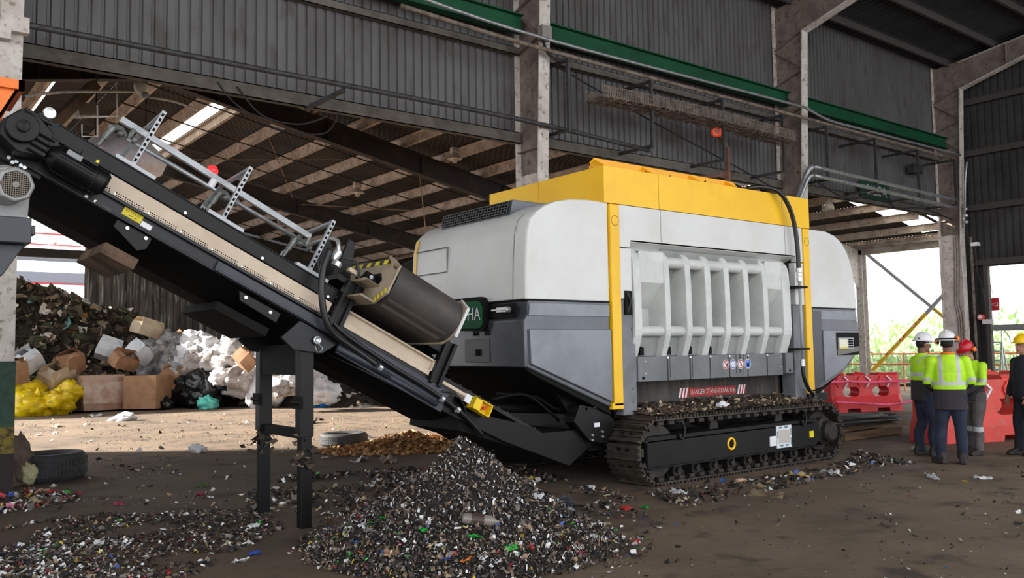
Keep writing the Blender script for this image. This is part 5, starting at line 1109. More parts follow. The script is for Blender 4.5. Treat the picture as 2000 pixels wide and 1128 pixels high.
# orange railing and the green bank outside
RL = thing('outdoor_railing', 'orange tube railing outside in front of the green bank', 'railing', (30, 17, 0)); ORL = mat('rail_orange', (240, 140, 90), .5)
for z in (1.32, .95): b = MB(); b.tube([(30, 10.8, z), (30, 22, z)], .03, 8); b.build('rail', ORL, RL)
for k in range(5): b = MB(); b.tube([(30, 11+2.4*k, 0), (30, 11+2.4*k, 1.32)], .03, 8); b.build('post', ORL, RL)
b = MB(); rnd = random.Random(21); GL = [mat('leaf_bright', (206, 226, 180), .6), mat('leaf_mid', (176, 204, 150), .6), mat('leaf_dry', (232, 226, 206), .7), mat('leaf_dark', (140, 170, 122), .7)]
def bz(y, x): return min(2.0, max(0, (x-34)*.5))+.5*noise.noise(Vector((x*.4, y*.4, 0)))
b.grid(lambda u, v: (33+14*u, 4+44*v, bz(4+44*v, 33+14*u)), 24, 50, 3)
for k in range(9000):
    x = 33.2+rnd.random()**1.3*5.5; y = 6+rnd.random()*32; z = bz(y, x)+rnd.random()**2*.9
    c = Vector((x, y, z)); d = Vector((rnd.uniform(-1, 0), rnd.uniform(-1, 1), rnd.uniform(.1, 1.4))).normalized()*rnd.uniform(.15, .42); s = d.cross(Vector((rnd.random(), rnd.random(), rnd.random()))).normalized()*rnd.uniform(.04, .12)
    b.add([c-s*.3, c+d*.5-s+Vector((0, 0, .03)), c+d, c+d*.5+s], [(0, 1, 2, 3)], rnd.choice((0, 0, 1, 1, 2, 3)))
for k in range(500):
    x = 33.5+rnd.random()*6; y = 8+rnd.random()*26; z = bz(y, x); b.tube([(x, y, z), (x+rnd.uniform(-.4, .4), y+rnd.uniform(-.4, .4), z+rnd.uniform(.5, 1.6))], .02, 3, 2)
b.build('green_bank', GL, label='overgrown green bank of shrubs and grass outside beyond the orange railing', cat='vegetation', kind='stuff', recalc=False)
# ================================================================ WASTE
rnd = random.Random(77)
BAGW = mat('bag_white', (236, 236, 238), .3, 0, (206, 206, 212), 3, .4, .65, bump=.6, bscale=9, voro=True)
BAGC = mat('bag_clear_grey', (182, 182, 184), .25, 0, (128, 124, 120), 2.5, .4, .65, bump=.7, bscale=8, voro=True, rgb3=(104, 96, 88))
BAGP = mat('bag_pinkish', (186, 180, 178), .3, 0, (140, 130, 124), 2.5, .4, .65, bump=.6, bscale=8, voro=True)
BAGK = mat('bag_black', (22, 23, 26), .28, 0, (36, 37, 40), 4, bump=.6, bscale=8, voro=True)
BAGY = mat('bag_yellow', (240, 210, 12), .3, 0, (214, 178, 10), 3, .4, .65, bump=.5, bscale=8, voro=True)
BAGB = mat('bag_blue', (30, 110, 200), .3, 0, (50, 140, 220), 4, bump=.5, bscale=8, voro=True)
BAGT = mat('bag_teal', (90, 214, 200), .3, 0, (130, 226, 214), 4, bump=.5, bscale=8, voro=True)
CARD = mat('cardboard', (160, 122, 92), .85, 0, (138, 102, 76), 2.5)
CARDP = mat('pale_cardboard', (196, 180, 156), .85, 0, (176, 156, 130), 2)
CARDW = mat('white_carton', (214, 218, 224), .7, 0, (190, 194, 200), 2)
WRAP = mat('stretch_wrap', (182, 150, 130), .3, 0, (160, 120, 94), 1.2)
def bag(c, r, m, label, group=None, seed=0, name='trash_bag', knot=True, tilt=0.0):
    c = Vector(c); M = Euler((rnd.uniform(-.3, .3)+tilt, rnd.uniform(-.3, .3), rnd.uniform(0, 6))).to_matrix()
    b = MB(); b.blob((0, 0, 0), (r[0], r[1], r[2]), seed, .42, 1.9, 26, 16, M=M)
    zmin = min(v[2] for v in b.v)
    if knot:
        k = M @ Vector((rnd.uniform(-.3, .3)*r[0], rnd.uniform(-.3, .3)*r[1], r[2]*.95)); b.blob(k, (r[0]*.16, r[0]*.16, r[2]*.3), seed+3, .7, 3, 10, 6)
    b.v = [(v[0]+c.x, v[1]+c.y, v[2]+c.z) for v in b.v]
    return b.build(name, m, None, smooth=True, label=label, cat='bag', group=group)
def carton(c, s, rz, m, label, tilt=(0, 0), flaps=True, group=None, wrapm=None):
    t = thing('carton', label, 'box', (0, 0, 0), group); sx, sy, sz = s[0]/2, s[1]/2, s[2]
    b = MB(); b.grid(lambda u, v: (0, 0, 0), 1, 1); b.v = []; b.f = []; b.m = []; b.pr = []
    rg = []
    for k in range(7):
        z = sz*k/6; bl = 1+.035*math.sin(math.pi*k/6); rg.append([(sx*bl*i, sy*bl*j, z) for i, j in ((-1, -1), (0, -1.02), (1, -1), (1.02, 0), (1, 1), (0, 1.02), (-1, 1), (-1.02, 0))])
    b.loft(rg, cap=False); b.box(-sx, sx, -sy, sy, 0, .01)
    if not flaps: b.box(-sx, sx, -sy, sy, sz-.01, sz)
    b.build('carton_body', m, t)
    if flaps:
        for ax, sgn in (('y', -1), ('y', 1), ('x', -1), ('x', 1)):
            a = rnd.uniform(.1, 1.3); b = MB(); L = min(sx, sy)*.9
            if ax == 'y': b.gprism([(-sx, sgn*sy, sz), (sx, sgn*sy, sz), (sx*.95, sgn*(sy-L*math.cos(a)), sz+L*math.sin(a)), (-sx*.95, sgn*(sy-L*math.cos(a)), sz+L*math.sin(a))], (0, 0, .008))
            else: b.gprism([(sgn*sx, -sy, sz), (sgn*sx, sy, sz), (sgn*(sx-L*math.cos(a)), sy*.95, sz+L*math.sin(a)), (sgn*(sx-L*math.cos(a)), -sy*.95, sz+L*math.sin(a))], (0, 0, .008))
            b.build('carton_flap', m, t)
    if wrapm:
        b = MB(); b.loft([[(sx*1.05*i, sy*1.05*j, z) for i, j in ((-1, -1), (1, -1), (1, 1), (-1, 1))] for z in (sz*.2, sz*.55, sz*.8)], cap=False); b.build('wrap_band', wrapm, t)
    t.location = c; t.rotation_euler = (tilt[0], tilt[1], rz); return t
# --- the tall dark heap at the back
def heapz(x, y):
    y = y-.7
    a = max(0, 1-((x-4.0)/6.0)**2) if x > 4 else 1.0
    f = min(1, max(0, (y-28.6)/2.3)); g = min(1, max(0, (33.4-y)/1.2))
    f = f*f*(3-2*f)
    return max(0, 4.05*a**.75*f*(.35+.65*g)+.5*noise.noise(Vector((x*.9, y*.9, 3)))*f)
HP = [mat('waste_dark', (44, 38, 31), .95), mat('waste_brown', (82, 68, 54), .9), mat('waste_olive', (70, 70, 50), .9), mat('waste_tan', (150, 132, 110), .85), mat('waste_pale', (206, 200, 190), .7), mat('waste_orange', (206, 130, 40), .7), mat('waste_teal', (96, 150, 150), .7)]
b = MB(); b.grid(lambda u, v: (-2.5+12*u, 28.2+5.3*v, heapz(-2.5+12*u, 28.2+5.3*v)), 90, 44, 0)
for k in range(5200):
    x = -2.5+11.2*rnd.random(); y = 28.6+2.8*rnd.random(); z = heapz(x, y)
    if z < .15: continue
    b.flake((x, y-.05, z+rnd.uniform(-.02, .08)), rnd.choice((.06, .08, .1, .14, .22)), rnd, rnd.choices(range(7), (34, 26, 14, 14, 7, 2, 1.5))[0], up=(0, -.7, .6))
for k in range(420):
    x = -2.5+11*rnd.random(); y = 28.8+2.4*rnd.random(); z = heapz(x, y)
    if z > .2: b.blob((x, y, z), (rnd.uniform(.1, .3), rnd.uniform(.1, .2), rnd.uniform(.06, .18)), k, .6, 2.2, 10, 6, mi=rnd.choices(range(5), (40, 30, 14, 10, 4))[0])
b.build('waste_heap', HP, label='tall dark mound of mixed refuse at the back left under the open corner', cat='waste heap', kind='stuff', recalc=False)
# low rubbish in which the bags and cartons lie
b = MB()
def yfr(x): return 30.4 if x < 8 else max(22.8, 30.4-1.75*(x-8))
def lowz(x, y):
    f = min(1, max(0, (y-yfr(x)-.5)/3.2)); return max(0, f*1.15*(1+.3*noise.noise(Vector((x*.8, y*.8, 9))))*(1 if x < 13 else max(0, (15-x)/2)))
def hgrid(b, fn, x0, x1, y0, y1, nx, ny, mi=0, eps=.015):
    Z = {}; vs = []; fs = []
    for j in range(ny+1):
        for i in range(nx+1):
            x = x0+(x1-x0)*i/nx; y = y0+(y1-y0)*j/ny; Z[i, j] = len(vs); vs.append((x, y, fn(x, y)))
    for j in range(ny):
        for i in range(nx):
            q = (Z[i, j], Z[i+1, j], Z[i+1, j+1], Z[i, j+1])
            if max(vs[k][2] for k in q) > eps: fs.append(q)
    b.add(vs, fs, mi)
hgrid(b, lowz, 3, 15, 22, 33.1, 70, 70)
for k in range(2600):
    x = 3+11.8*rnd.random(); y = 22+10.9*rnd.random(); z = lowz(x, y)
    if z > .03: b.flake((x, y, z+.03), rnd.choice((.06, .1, .16, .2)), rnd, rnd.choices(range(7), (30, 14, 5, 18, 26, 2, 2))[0], up=(0, -.5, .7))
b.build('loose_rubbish', HP, label='loose low rubbish under the trash bags and cartons', cat='waste', kind='stuff', recalc=False)
# --- cartons and yellow bags at the left front of the heap
def gp(px, py): return at(px, py, z=0)
def gz(px, py, d):            # point seen at pixel, at ground distance d along the view
    r = pray(px, py); h = math.hypot(r.x, r.y); return Vector((0, 0, HC))+r*(d/h)
carton(gz(193, 799, 29.3), (1.15, .95, 1.05), .1, WRAP, 'big film-wrapped brown carton at the front of the waste, left of the plump one', flaps=False, wrapm=mat('wrap_glossy', (200, 180, 166), .2, 0, (176, 144, 122), 2))
t = carton(gz(288, 796, 29.0), (1.0, 1.0, 1.0), .85, CARD, 'plump plain brown carton lying right of the film-wrapped one', flaps=False)
carton(gz(108, 757, 29.6), (0.81, 0.67, 0.55), .5, CARDP, 'pale crushed carton on top of the yellow bags, tilted left', (.5, -.35))
carton(gz(330, 762, 29.6), (0.67, 0.59, 0.55), .9, CARD, 'brown carton with raised flap behind the plump carton', (.2, .3))
carton(gz(62, 718, 29.5), (0.63, 0.52, 0.44), .2, CARDW, 'white carton tipped over at the left of the waste', (.4, -.6))
carton(gz(205, 700, 30.3), (0.67, 0.59, 0.44), -.3, CARDW, 'bluish white carton with torn flaps above the film-wrapped one', (-.3, .35))
carton(gz(262, 702, 30.2), (0.67, 0.52, 0.41), .6, CARDW, 'white carton lying open above the plump brown carton', (.55, .3))
carton(gz(236, 716, 29.6), (0.74, 0.44, 0.37), .4, CARD, 'flat brown carton wedged between the two white ones', (.5, .2))
carton(gz(140, 725, 29.6), (0.59, 0.52, 0.52), .5, CARD, 'brown open carton left of the film-wrapped one', (.2, -.3))
carton(gz(283, 655, 31.2), (0.89, 0.52, 0.37), .4, CARDP, 'large pale carton at the foot of the dark mound', (.2, .25))
carton(gz(344, 672, 31.6), (0.41, 0.30, 0.37), .3, CARD, 'small brown carton high on the bag heap against the end wall', (.5, .4))
carton(gz(30, 748, 28.8), (0.59, 0.52, 0.59), .1, CARD, 'brown printed carton beside the left column', (.1, -.1))
carton(gz(468, 712, 26.5), (0.67, 0.37, 0.37), .8, CARD, 'torn brown carton among the white bags above the teal bag', (.6, .5))
for k, (px, py, s, lb) in enumerate(((45, 798, .62, 'yellow trash bag nearest the left column'), (75, 795, .6, 'glossy yellow trash bag at the front, second from the left column'), (112, 790, .55, 'yellow trash bag under the pale crushed carton'), (58, 772, .55, 'orange-yellow trash bag behind the front yellow ones'), (135, 770, .5, 'yellow trash bag knotted beside the film-wrapped carton'))):
    p = gz(px, py-4, 28.4 if py > 785 else 28.9); p.z = max(p.z, .3); bag(p, (s*.95, s*.75, s*.62), BAGY, lb, 'yellow trash bags', 40+k)
# --- heap of pale bags
row = []
FR = [(402, 799, .3, BAGT, 'small teal trash bag on the floor in front of the white bags'), (440, 778, .55, BAGW, 'big bright white bag right of the teal one'), (470, 775, .5, BAGW, 'white bag third from the teal one at the foot of the heap'), (528, 740, .75, BAGW, 'tall bright white sack leaning behind the far conveyor leg'), (565, 782, .5, BAGW, 'white bag low between the two conveyor legs'), (555, 752, .45, BAGC, 'clear bag with yellow contents between the conveyor legs'), (582, 735, .5, BAGW, 'white bag high between the conveyor legs'), (630, 796, .32, BAGB, 'royal blue trash bag just right of the conveyor legs'), (628, 762, .5, BAGW, 'white and blue sack behind the blue bag'), (655, 780, .4, BAGC, 'greyish bag right of the blue bag'), (690, 788, .45, BAGW, 'last white bag at the right end of the heap, under the conveyor'), (316, 800, .3, BAGK, 'small black bag in front of the plump carton'), (432, 735, .35, BAGW, 'small white bag on the black bags'), (600, 708, .6, BAGW, 'white sack behind the top of the near conveyor leg')]
for k, (px, py, s, m, lb) in enumerate(FR):
    p = gp(px, py) if py > 770 else gz(px, py, 28.0 if px < 540 else 25.5)
    if py > 770: p = p+Vector((.3, .6, 0))*s; p.z = s*.55
    bag(p, (s*1.05, s*.85, s*.72 if 'tall' not in lb else s*1.3), m, lb, None, k)
BK = [(300, 690, BAGC), (320, 700, BAGP), (345, 690, BAGC), (372, 688, BAGW), (395, 700, BAGC), (415, 690, BAGW), (440, 688, BAGW), (465, 686, BAGC), (490, 692, BAGW), (310, 720, BAGC), (335, 716, BAGC), (360, 715, BAGW), (385, 718, BAGP), (415, 714, BAGP), (442, 714, BAGP), (500, 705, BAGC), (485, 735, BAGP), (350, 735, BAGC), (540, 700, BAGC), (575, 705, BAGC), (330, 678, BAGC), (385, 676, BAGW), (470, 745, BAGP), (520, 690, BAGW)]
for k, (px, py, m) in enumerate(BK):
    bag(gz(px, py, 30.9-(px-300)*.013+(720-py)*.02), (rnd.uniform(.5, .75), rnd.uniform(.42, .6), rnd.uniform(.4, .52)), m, 'pale translucent trash bag in the crowded heap against the end wall', 'pale bags heaped against the end wall', 100+k, knot=k % 2 == 0)
BL = [(365, 752), (395, 745), (420, 755), (350, 775), (385, 775), (410, 772), (340, 745), (445, 742)]
for k, (px, py) in enumerate(BL):
    bag(gz(px, py, 29.9-(px-340)*.012), (.6, .5, .4), BAGK, 'black trash bag in the dark hollow of the bag heap', 'black bags in the hollow of the heap', 140+k)
bag(gz(240, 819, 24.6), (.36, .22, .17), BAGW, 'white plastic bag lying alone on the sunlit floor in front of the cartons', None, 71, knot=False)
bag(gp(385, 884)+Vector((0, 0, .07)), (.15, .12, .09), BAGW, 'small white bag at the edge of the sunlight', None, 72, knot=False)
# --- tyres
TYR = mat('tyre_rubber', (54, 55, 58), .7, 0, (42, 42, 44), 8)
def tyre(c, R, w, label, tilt=(0, 0)):
    t = thing('tyre', label, 'tyre', (0, 0, 0), 'old tyres on the floor'); b = MB(); h = w/2
    b.lathe([(R*.6, -h*.75), (R*.72, -h), (R*.9, -h), (R*.99, -h*.7), (R, 0), (R*.99, h*.7), (R*.9, h), (R*.72, h), (R*.6, h*.75), (R*.62, 0), (R*.6, -h*.75)], (0, 0, h), (0, 0, 1), 44); b.build('tyre_carcass', TYR, t, auto=50)
    b = MB()
    for k in range(60):
        a = 2*math.pi*k/60; e = Vector((math.cos(a), math.sin(a), 0))
        for z in (-.5, .5): b.obox(e*(R+.002)+Vector((0, 0, h+z*h*.7)), e*.006, Vector((-e.y, e.x, 0))*.02, Vector((-e.y*.01, e.x*.01, h*.28)))
    b.build('tread', TYR, t, kind='stuff'); t.location = c; t.rotation_euler = (tilt[0], tilt[1], 0)
tyre(gp(671, 868), .43, .22, 'grey dusty tyre lying flat beside the wood-chip mound behind the conveyor legs')
tyre(gp(96, 935)+Vector((0, 0, 0)), .46, .36, 'black tyre lying in the shade by the left column')
b = MB(); b.cyl(gp(96, 935)+Vector((0, 0, .02)), gp(96, 935)+Vector((0, 0, .05)), .2, seg=16)
# --- wood chips: mound and spread
b = MB(); cm = gp(800, 872)
def chz(x, y): r = math.hypot((x-cm.x)/1.3, (y-cm.y)/.9); return max(0, .22*(1-r))*(1+.4*noise.noise(Vector((x*3, y*3, 1))))
b.grid(lambda u, v: (cm.x-1.5+3*u, cm.y-1.1+2.2*v, chz(cm.x-1.5+3*u, cm.y-1.1+2.2*v)-.005), 40, 30, 1)
for k in range(2600):
    a = rnd.random()*6.28; r = rnd.random()**.7*1.15; x = cm.x+math.cos(a)*r*1.4; y = cm.y+math.sin(a)*r; b.flake((x, y, chz(x, y)+.015), rnd.uniform(.02, .06), rnd, rnd.randrange(3))
b.build('wood_chip_mound', CHIPM, label='low tan mound of wood chips between the grey tyre and the conveyor', cat='wood chips', kind='stuff', recalc=False)
b = MB()
for k in range(5000):
    u = rnd.random(); x = 3.0+10*u; y = 14.6+rnd.random()*10.5; 
    if noise.noise(Vector((x*.5, y*1.3, 4)))+.25*u > rnd.uniform(-.05, .35): b.flake((x, y, .008), rnd.uniform(.008, .02), rnd, rnd.randrange(3), asp=.5)
b.build('scattered_wood_chips', [mat('dusty_chip_tan', (150, 118, 84), .9), mat('dusty_chip_brown', (128, 100, 74), .9), mat('dusty_chip_pale', (170, 144, 112), .9)], label='tan wood chips scattered over the sunlit floor behind the conveyor', cat='wood chips', kind='stuff', recalc=False)
# --- the shredded pile in front
SH = [mat('shred_dark', (34, 31, 29), .85), mat('shred_brown', (72, 60, 50), .85), mat('shred_grey', (112, 106, 100), .7), mat('shred_white', (222, 222, 222), .6), mat('shred_tan', (150, 128, 104), .8), mat('shred_red', (170, 40, 44), .6), mat('shred_green', (40, 170, 60), .5), mat('shred_blue', (50, 90, 170), .5), mat('shred_yellow', (206, 186, 60), .6), mat('shred_pink', (206, 120, 140), .6)]
SWT = (36, 24, 16, 7, 10, .9, .5, .7, .7, .5)
pc = Vector((4.36, 6.33, 0))
def plz(x, y):
    r = math.hypot(x-pc.x, y-pc.y)*(1+.12*noise.noise(Vector((math.atan2(y-pc.y, x-pc.x)*1.2, 1, 7))))/1.34
    if r >= 1: return 0
    return .83*(1-r)**1.25*(1+.1*noise.noise(Vector((x*4, y*4, 0))))+.05*(1-r)**.3
b = MB(); b.grid(lambda u, v: (pc.x-1.6+3.2*u, pc.y-1.6+3.2*v, plz(pc.x-1.6+3.2*u, pc.y-1.6+3.2*v)-.01), 80, 80, 0)
for k in range(24000):
    a = rnd.random()*6.283; r = math.sqrt(rnd.random())*1.42; x = pc.x+r*math.cos(a); y = pc.y+r*math.sin(a); z = plz(x, y)
    if z <= 0 and rnd.random() > .35: continue
    s = rnd.choice((.007, .009, .012, .015, .02, .028)) * (1.0 if z < .45 else .85); e = .002
    n = Vector((plz(x-.03, y)-plz(x+.03, y), plz(x, y-.03)-plz(x, y+.03), .06)).normalized()
    mi = rnd.choices(range(10), SWT)[0]
    if z > .3 and mi > 4: mi = rnd.choice((0, 1, 2, 3))
    b.flake((x, y, z+rnd.uniform(.0, .03)), s, rnd, mi, up=n, asp=rnd.choice((.2, .35, .6)))
for k in range(900):
    a = rnd.random()*6.283; r = math.sqrt(rnd.random())*1.3; x = pc.x+r*math.cos(a); y = pc.y+r*math.sin(a); z = plz(x, y)+.01; d = Vector((rnd.uniform(-1, 1), rnd.uniform(-1, 1), rnd.uniform(0, .8)))*.05
    b.tube([(x, y, z), Vector((x, y, z))+d*.6+Vector((0, 0, .02)), Vector((x, y, z))+d], .0025, 3, rnd.choice((0, 1, 2, 3)))
b.build('shredded_waste_pile', SH, label='peaked pile of shredded mixed waste on the floor under the conveyor, nearest the camera', cat='waste pile', kind='stuff', recalc=False)
def on_pile(px, py):
    r = pray(px, py); t = 3.0
    while t < 14:
        p = Vector((0, 0, HC))+r*t
        if p.z <= plz(p.x, p.y): return p
        t += .01
    return gp(px, py)
def scrap(px, py, s, m, label, cat='litter', name='scrap', n=3, asp=.6, lift=.02):
    p = on_pile(px, py); b = MB(); rr = random.Random(int(px*7+py)); u = Vector((rr.uniform(-1, 1), rr.uniform(-1, 1), 0)).normalized(); w = Vector((-u.y, u.x, .35)).normalized()
    b.grid(lambda a, c: p+u*(a-.5)*2*s+w*(c-.5)*2*s*asp+Vector((0, 0, lift+s*.5*noise.noise(Vector((a*3+px, c*3, py)))+.25*s*noise.noise(Vector((a*8+px, c*8, py))))), 8, 6)
    o = b.build(name, m, None, smooth=True, label=label, cat=cat, recalc=False); md = o.modifiers.new('thick', 'SOLIDIFY'); md.thickness = .004; return o
GRNP = mat('green_wrapper', (30, 176, 60), .35, 0, (40, 150, 50), 20); ORGP = mat('orange_plastic', (206, 110, 50), .5); BLUPL = mat('blue_plastic', (50, 80, 170), .4); MAG = mat('magenta_plastic', (150, 34, 78), .5); REDPL = mat('red_plastic', (176, 36, 40), .5); YELPL = mat('yellow_plastic', (222, 196, 40), .5); WPL = mat('white_plastic_film', (222, 222, 226), .35, 0, (190, 190, 194), 12); CREAM = mat('cream_carton', (206, 204, 160), .7, 0, (180, 178, 134), 8); NAVY = mat('navy_cloth', (44, 54, 72), .9, 0, (34, 42, 56), 30); GRYF = mat('grey_fibres', (74, 80, 88), .9)
p = on_pile(935, 1022); b = MB(); ax = Vector((.79, -.61, -.12)).normalized()
b.lathe([(0, -.13), (.03, -.128), (.042, -.115), (.044, -.06), (.047, -.05), (.047, .04), (.043, .055), (.044, .1), (.03, .125), (.014, .14), (.014, .16), (0, .161)], p+Vector((0, 0, .03)), ax, 18)
bt = b.build('plastic_bottle', mat('bottle_clear', (190, 180, 170), .15, trans=.6), None, smooth=True, label='crushed plastic bottle with brown label lying on the middle of the shredded pile', cat='bottle')
b = MB(); b.lathe([(.048, -.055), (.049, -.05), (.049, .04), (.048, .045)], p+Vector((0, 0, .03)), ax, 18); b.build('bottle_label', mat('bottle_brown_label', (66, 52, 46), .5), bt)
for a in ((928, 1052, .055, GRNP, 'bright green wrapper in the middle front of the shredded pile'), (998, 1074, .05, GRNP, 'dark green torn film right of the bright green wrapper'), (828, 1038, .04, GRNP, 'crumpled green scrap left of the bottle on the pile'), (748, 1014, .03, GRNP, 'green bottle cap scrap at the upper left of the pile'), (728, 1024, .03, GRNP, 'green scrap beside the white paper on the left of the pile'), (1116, 1026, .035, GRNP, 'green lump at the right edge of the pile'), (1100, 1010, .03, BLUPL, 'blue scrap near the right edge of the pile'), (705, 1012, .035, REDPL, 'dull red scrap on the left edge of the pile'), (766, 1083, .06, CARD, 'brown cardboard strip at the lower left of the pile'), (912, 1097, .06, ORGP, 'orange plastic splinters at the front of the pile'), (944, 1092, .045, WPL, 'white folded paper at the front of the pile'), (972, 1100, .045, WPL, 'white and red scrap at the front edge of the pile'), (1135, 1082, .035, MAG, 'magenta scrap at the lower right of the pile'), (1158, 1050, .05, WPL, 'white curled film at the right foot of the pile'), (1092, 1048, .025, YELPL, 'small yellow scrap on the right slope of the pile'), (705, 1082, .03, ORGP, 'small orange scrap at the lower left corner of the pile'), (840, 1068, .045, CREAM, 'cream paper on the lower front of the pile'), (712, 1030, .06, WPL, 'white shredded paper on the left slope of the pile'), (676, 1048, .05, CREAM, 'pale cream scrap at the left foot of the pile'), (1110, 1074, .03, REDPL, 'dark red scrap low on the right of the pile'), (870, 1095, .04, BLUPL, 'dull blue scrap at the front left of the pile')):
    scrap(*a)
for px, py, s, m, lb, asp in ((1565, 893, .12, CREAM, 'two-part cream carton leaning on the floor under the yellow sticker of the track', .8), (1497, 915, .07, WPL, 'clear plastic tub on the floor before the track', .7), (1325, 963, .12, WPL, 'white flattened strip on the floor at the near corner of the track', .25), (1330, 980, .14, CARDP, 'pale crumpled card in front of the near track corner', .4), (1495, 970, .2, mat('brown_rag', (88, 76, 60), .9, 0, (120, 104, 80), 8), 'long brown rag on the open floor in front of the track', .25), (1560, 932, .14, mat('olive_strip', (170, 150, 96), .7), 'olive yellow strip curving over the floor before the track', .2), (1583, 938, .04, BLUPL, 'blue scrap at the end of the olive strip', .8), (1450, 940, .1, mat('peach_card', (190, 160, 140), .8), 'peach-coloured card in the rubbish along the track', .3), (1225, 995, .06, REDPL, 'red scrap in the small rubbish patch right of the pile', .6), (1260, 993, .06, GRNP, 'dark green scrap in the small rubbish patch right of the pile', .4), (1050, 972, .05, WPL, 'white crumpled paper between the pile and the black tail plate', .8), (1185, 970, .035, CREAM, 'small cream ball on the floor left of the track', 1), (1620, 925, .16, WPL, 'white plastic strips beyond the track end litter', .2), (1820, 933, .16, WPL, 'long white strip on the floor in front of the workers', .18), (1920, 935, .1, WPL, 'white strip on the floor at right below the workers', .25), (700, 900, .17, WPL, 'white plastic bag on the floor behind the conveyor legs', .6), (760, 900, .26, mat('beige_cloth', (150, 132, 118), .8, 0, (180, 164, 150), 6), 'beige crumpled sheet beside the white bag behind the pile', .5), (635, 895, .06, WPL, 'small pale scrap near the grey tyre', .8), (600, 827, .3, BAGK, 'black torn bag lying on the sunlit floor between the conveyor legs', .5), (470, 1098, .06, WPL, 'white scrap on the bare floor at lower centre left', .7), (498, 1083, .05, BLUPL, 'blue scrap on the bare floor left of the pile', .4), (232, 986, .05, MAG, 'magenta scrap on the dark floor at left', .5), (392, 967, .05, MAG, 'second magenta scrap near the green sprig', .5), (395, 950, .08, mat('green_sprig', (60, 84, 44), .7), 'green leafy sprig on the floor in front of the conveyor legs', .4), (190, 812, .2, WPL, 'smaller white plastic on the floor left of the white sheet', .5), (122, 806, .28, WPL, 'white torn plastic hanging by the yellow bags', .6), (280, 795, .15, WPL, 'crushed white cup on the floor before the plump carton', .7), (110, 833, .2, mat('tan_card', (190, 160, 120), .8), 'flat tan card on the sunlit floor at left', .3), (495, 1030, .06, WPL, 'white rag-like scrap before the conveyor legs', .7), (1790, 880, .12, WPL, 'white flattened carton behind the feet of the first worker', .4)):
    scrap(px, py, s, m, lb, asp=asp)
b = MB(); p = gp(1100, 990)
for k in range(160): d = Vector((rnd.uniform(-1, 1), rnd.uniform(-1, 1), rnd.uniform(.1, 1))).normalized()*rnd.uniform(.06, .16); b.tube([p+Vector((rnd.uniform(-.08, .08), rnd.uniform(-.08, .08), .01)), p+d*.6+Vector((0, 0, .02)), p+d], .004, 3)
b.build('fibre_tuft', GRYF, None, label='tuft of grey-blue fibres on the floor right of the pile', cat='litter')
bag(gp(36, 945)+Vector((0, 0, .28)), (.2, .18, .34), mat('grey_sack', (120, 106, 96), .8, 0, (86, 74, 66), 5), 'dirty grey sack against the foot of the left column', None, 61, knot=False)
bag(gp(44, 945)+Vector((.05, -.12, .14)), (.1, .1, .14), CREAM, 'pale yellowish bag in front of the grey sack at the left column', None, 62, knot=False)
# --- litter patches (uncountable)
def litter(label, poly, n, sizes, wts, seed, dens=None, zf=None):
    rr = random.Random(seed); b = MB(); P = [gp(*q) for q in poly]; xs = [p.x for p in P]; ys = [p.y for p in P]; cnt = 0; tries = 0
    def inside(x, y):
        c = False; j = len(P)-1
        for i in range(len(P)):
            if (P[i].y > y) != (P[j].y > y) and x < (P[j].x-P[i].x)*(y-P[i].y)/(P[j].y-P[i].y)+P[i].x: c = not c
            j = i
        return c
    while cnt < n and tries < n*30:
        tries += 1; x = rr.uniform(min(xs), max(xs)); y = rr.uniform(min(ys), max(ys))
        if not inside(x, y) or (noise.noise(Vector((x*1.3, y*1.3, seed)))+.35)*1.4 < rr.random()*(1 if dens is None else dens): continue
        s = rr.choice(sizes); b.flake((x, y, s*.35), s, rr, rr.choices(range(10), wts)[0], asp=rr.choice((.25, .4, .8))); cnt += 1
    return b.build('litter', SH, label=label, cat='litter', kind='stuff', recalc=False)
WM = (30, 18, 14, 20, 10, 1, .6, .8, 1.0, .8); WD2 = (40, 26, 14, 10, 8, .6, .3, .5, .5, .4)
litter('dark litter spread over the floor at the lower left', [(-40, 1150), (330, 1150), (470, 1075), (560, 1030), (520, 998), (330, 992), (120, 1010), (-40, 1040)], 7000, (.005, .008, .011, .015, .022, .03), (50, 28, 12, 9, 7, .5, .4, .5, .5, .4), 3, .25)
litter('pale dense litter in the lower left corner of the floor', [(-40, 1150), (250, 1150), (330, 1090), (240, 1050), (60, 1060), (-40, 1075)], 4200, (.006, .01, .014, .02, .03), (26, 20, 18, 22, 12, .6, .5, .6, 1.2, .6), 4, .2)
litter('small rubbish round the foot of the left column and the black tyre', [(-30, 1010), (-30, 955), (60, 955), (160, 965), (110, 990)], 420, (.02, .03, .05), (16, 16, 16, 16, 16, 12, 1, 3, 3, 6), 5)
litter('dark shreds on the floor between the conveyor legs and the pile', [(480, 1000), (700, 1010), (800, 940), (860, 910), (560, 930), (480, 960)], 1500, (.012, .02, .03, .05), WD2, 7)
litter('dark rubbish under the conveyor tail behind the pile', [(960, 900), (1200, 960), (1250, 975), (1150, 1000), (1010, 990), (900, 930)], 1500, (.012, .02, .03, .05), WD2, 9)
litter('trail of crushed rubbish along the near crawler track', [(1260, 962), (1330, 995), (1700, 920), (1790, 905), (1680, 880), (1640, 905), (1450, 935)], 1500, (.01, .014, .02, .03, .05), (44, 30, 12, 6, 8, .5, .3, .5, .5, .3), 11)
litter('sparse small litter on the open floor at the lower right', [(1150, 1140), (2040, 1140), (2040, 900), (1700, 930), (1330, 1000), (1190, 1020)], 420, (.008, .012, .016, .03), (46, 16, 10, 14, 10, .6, .4, .5, .6, .4), 13, 1.2)
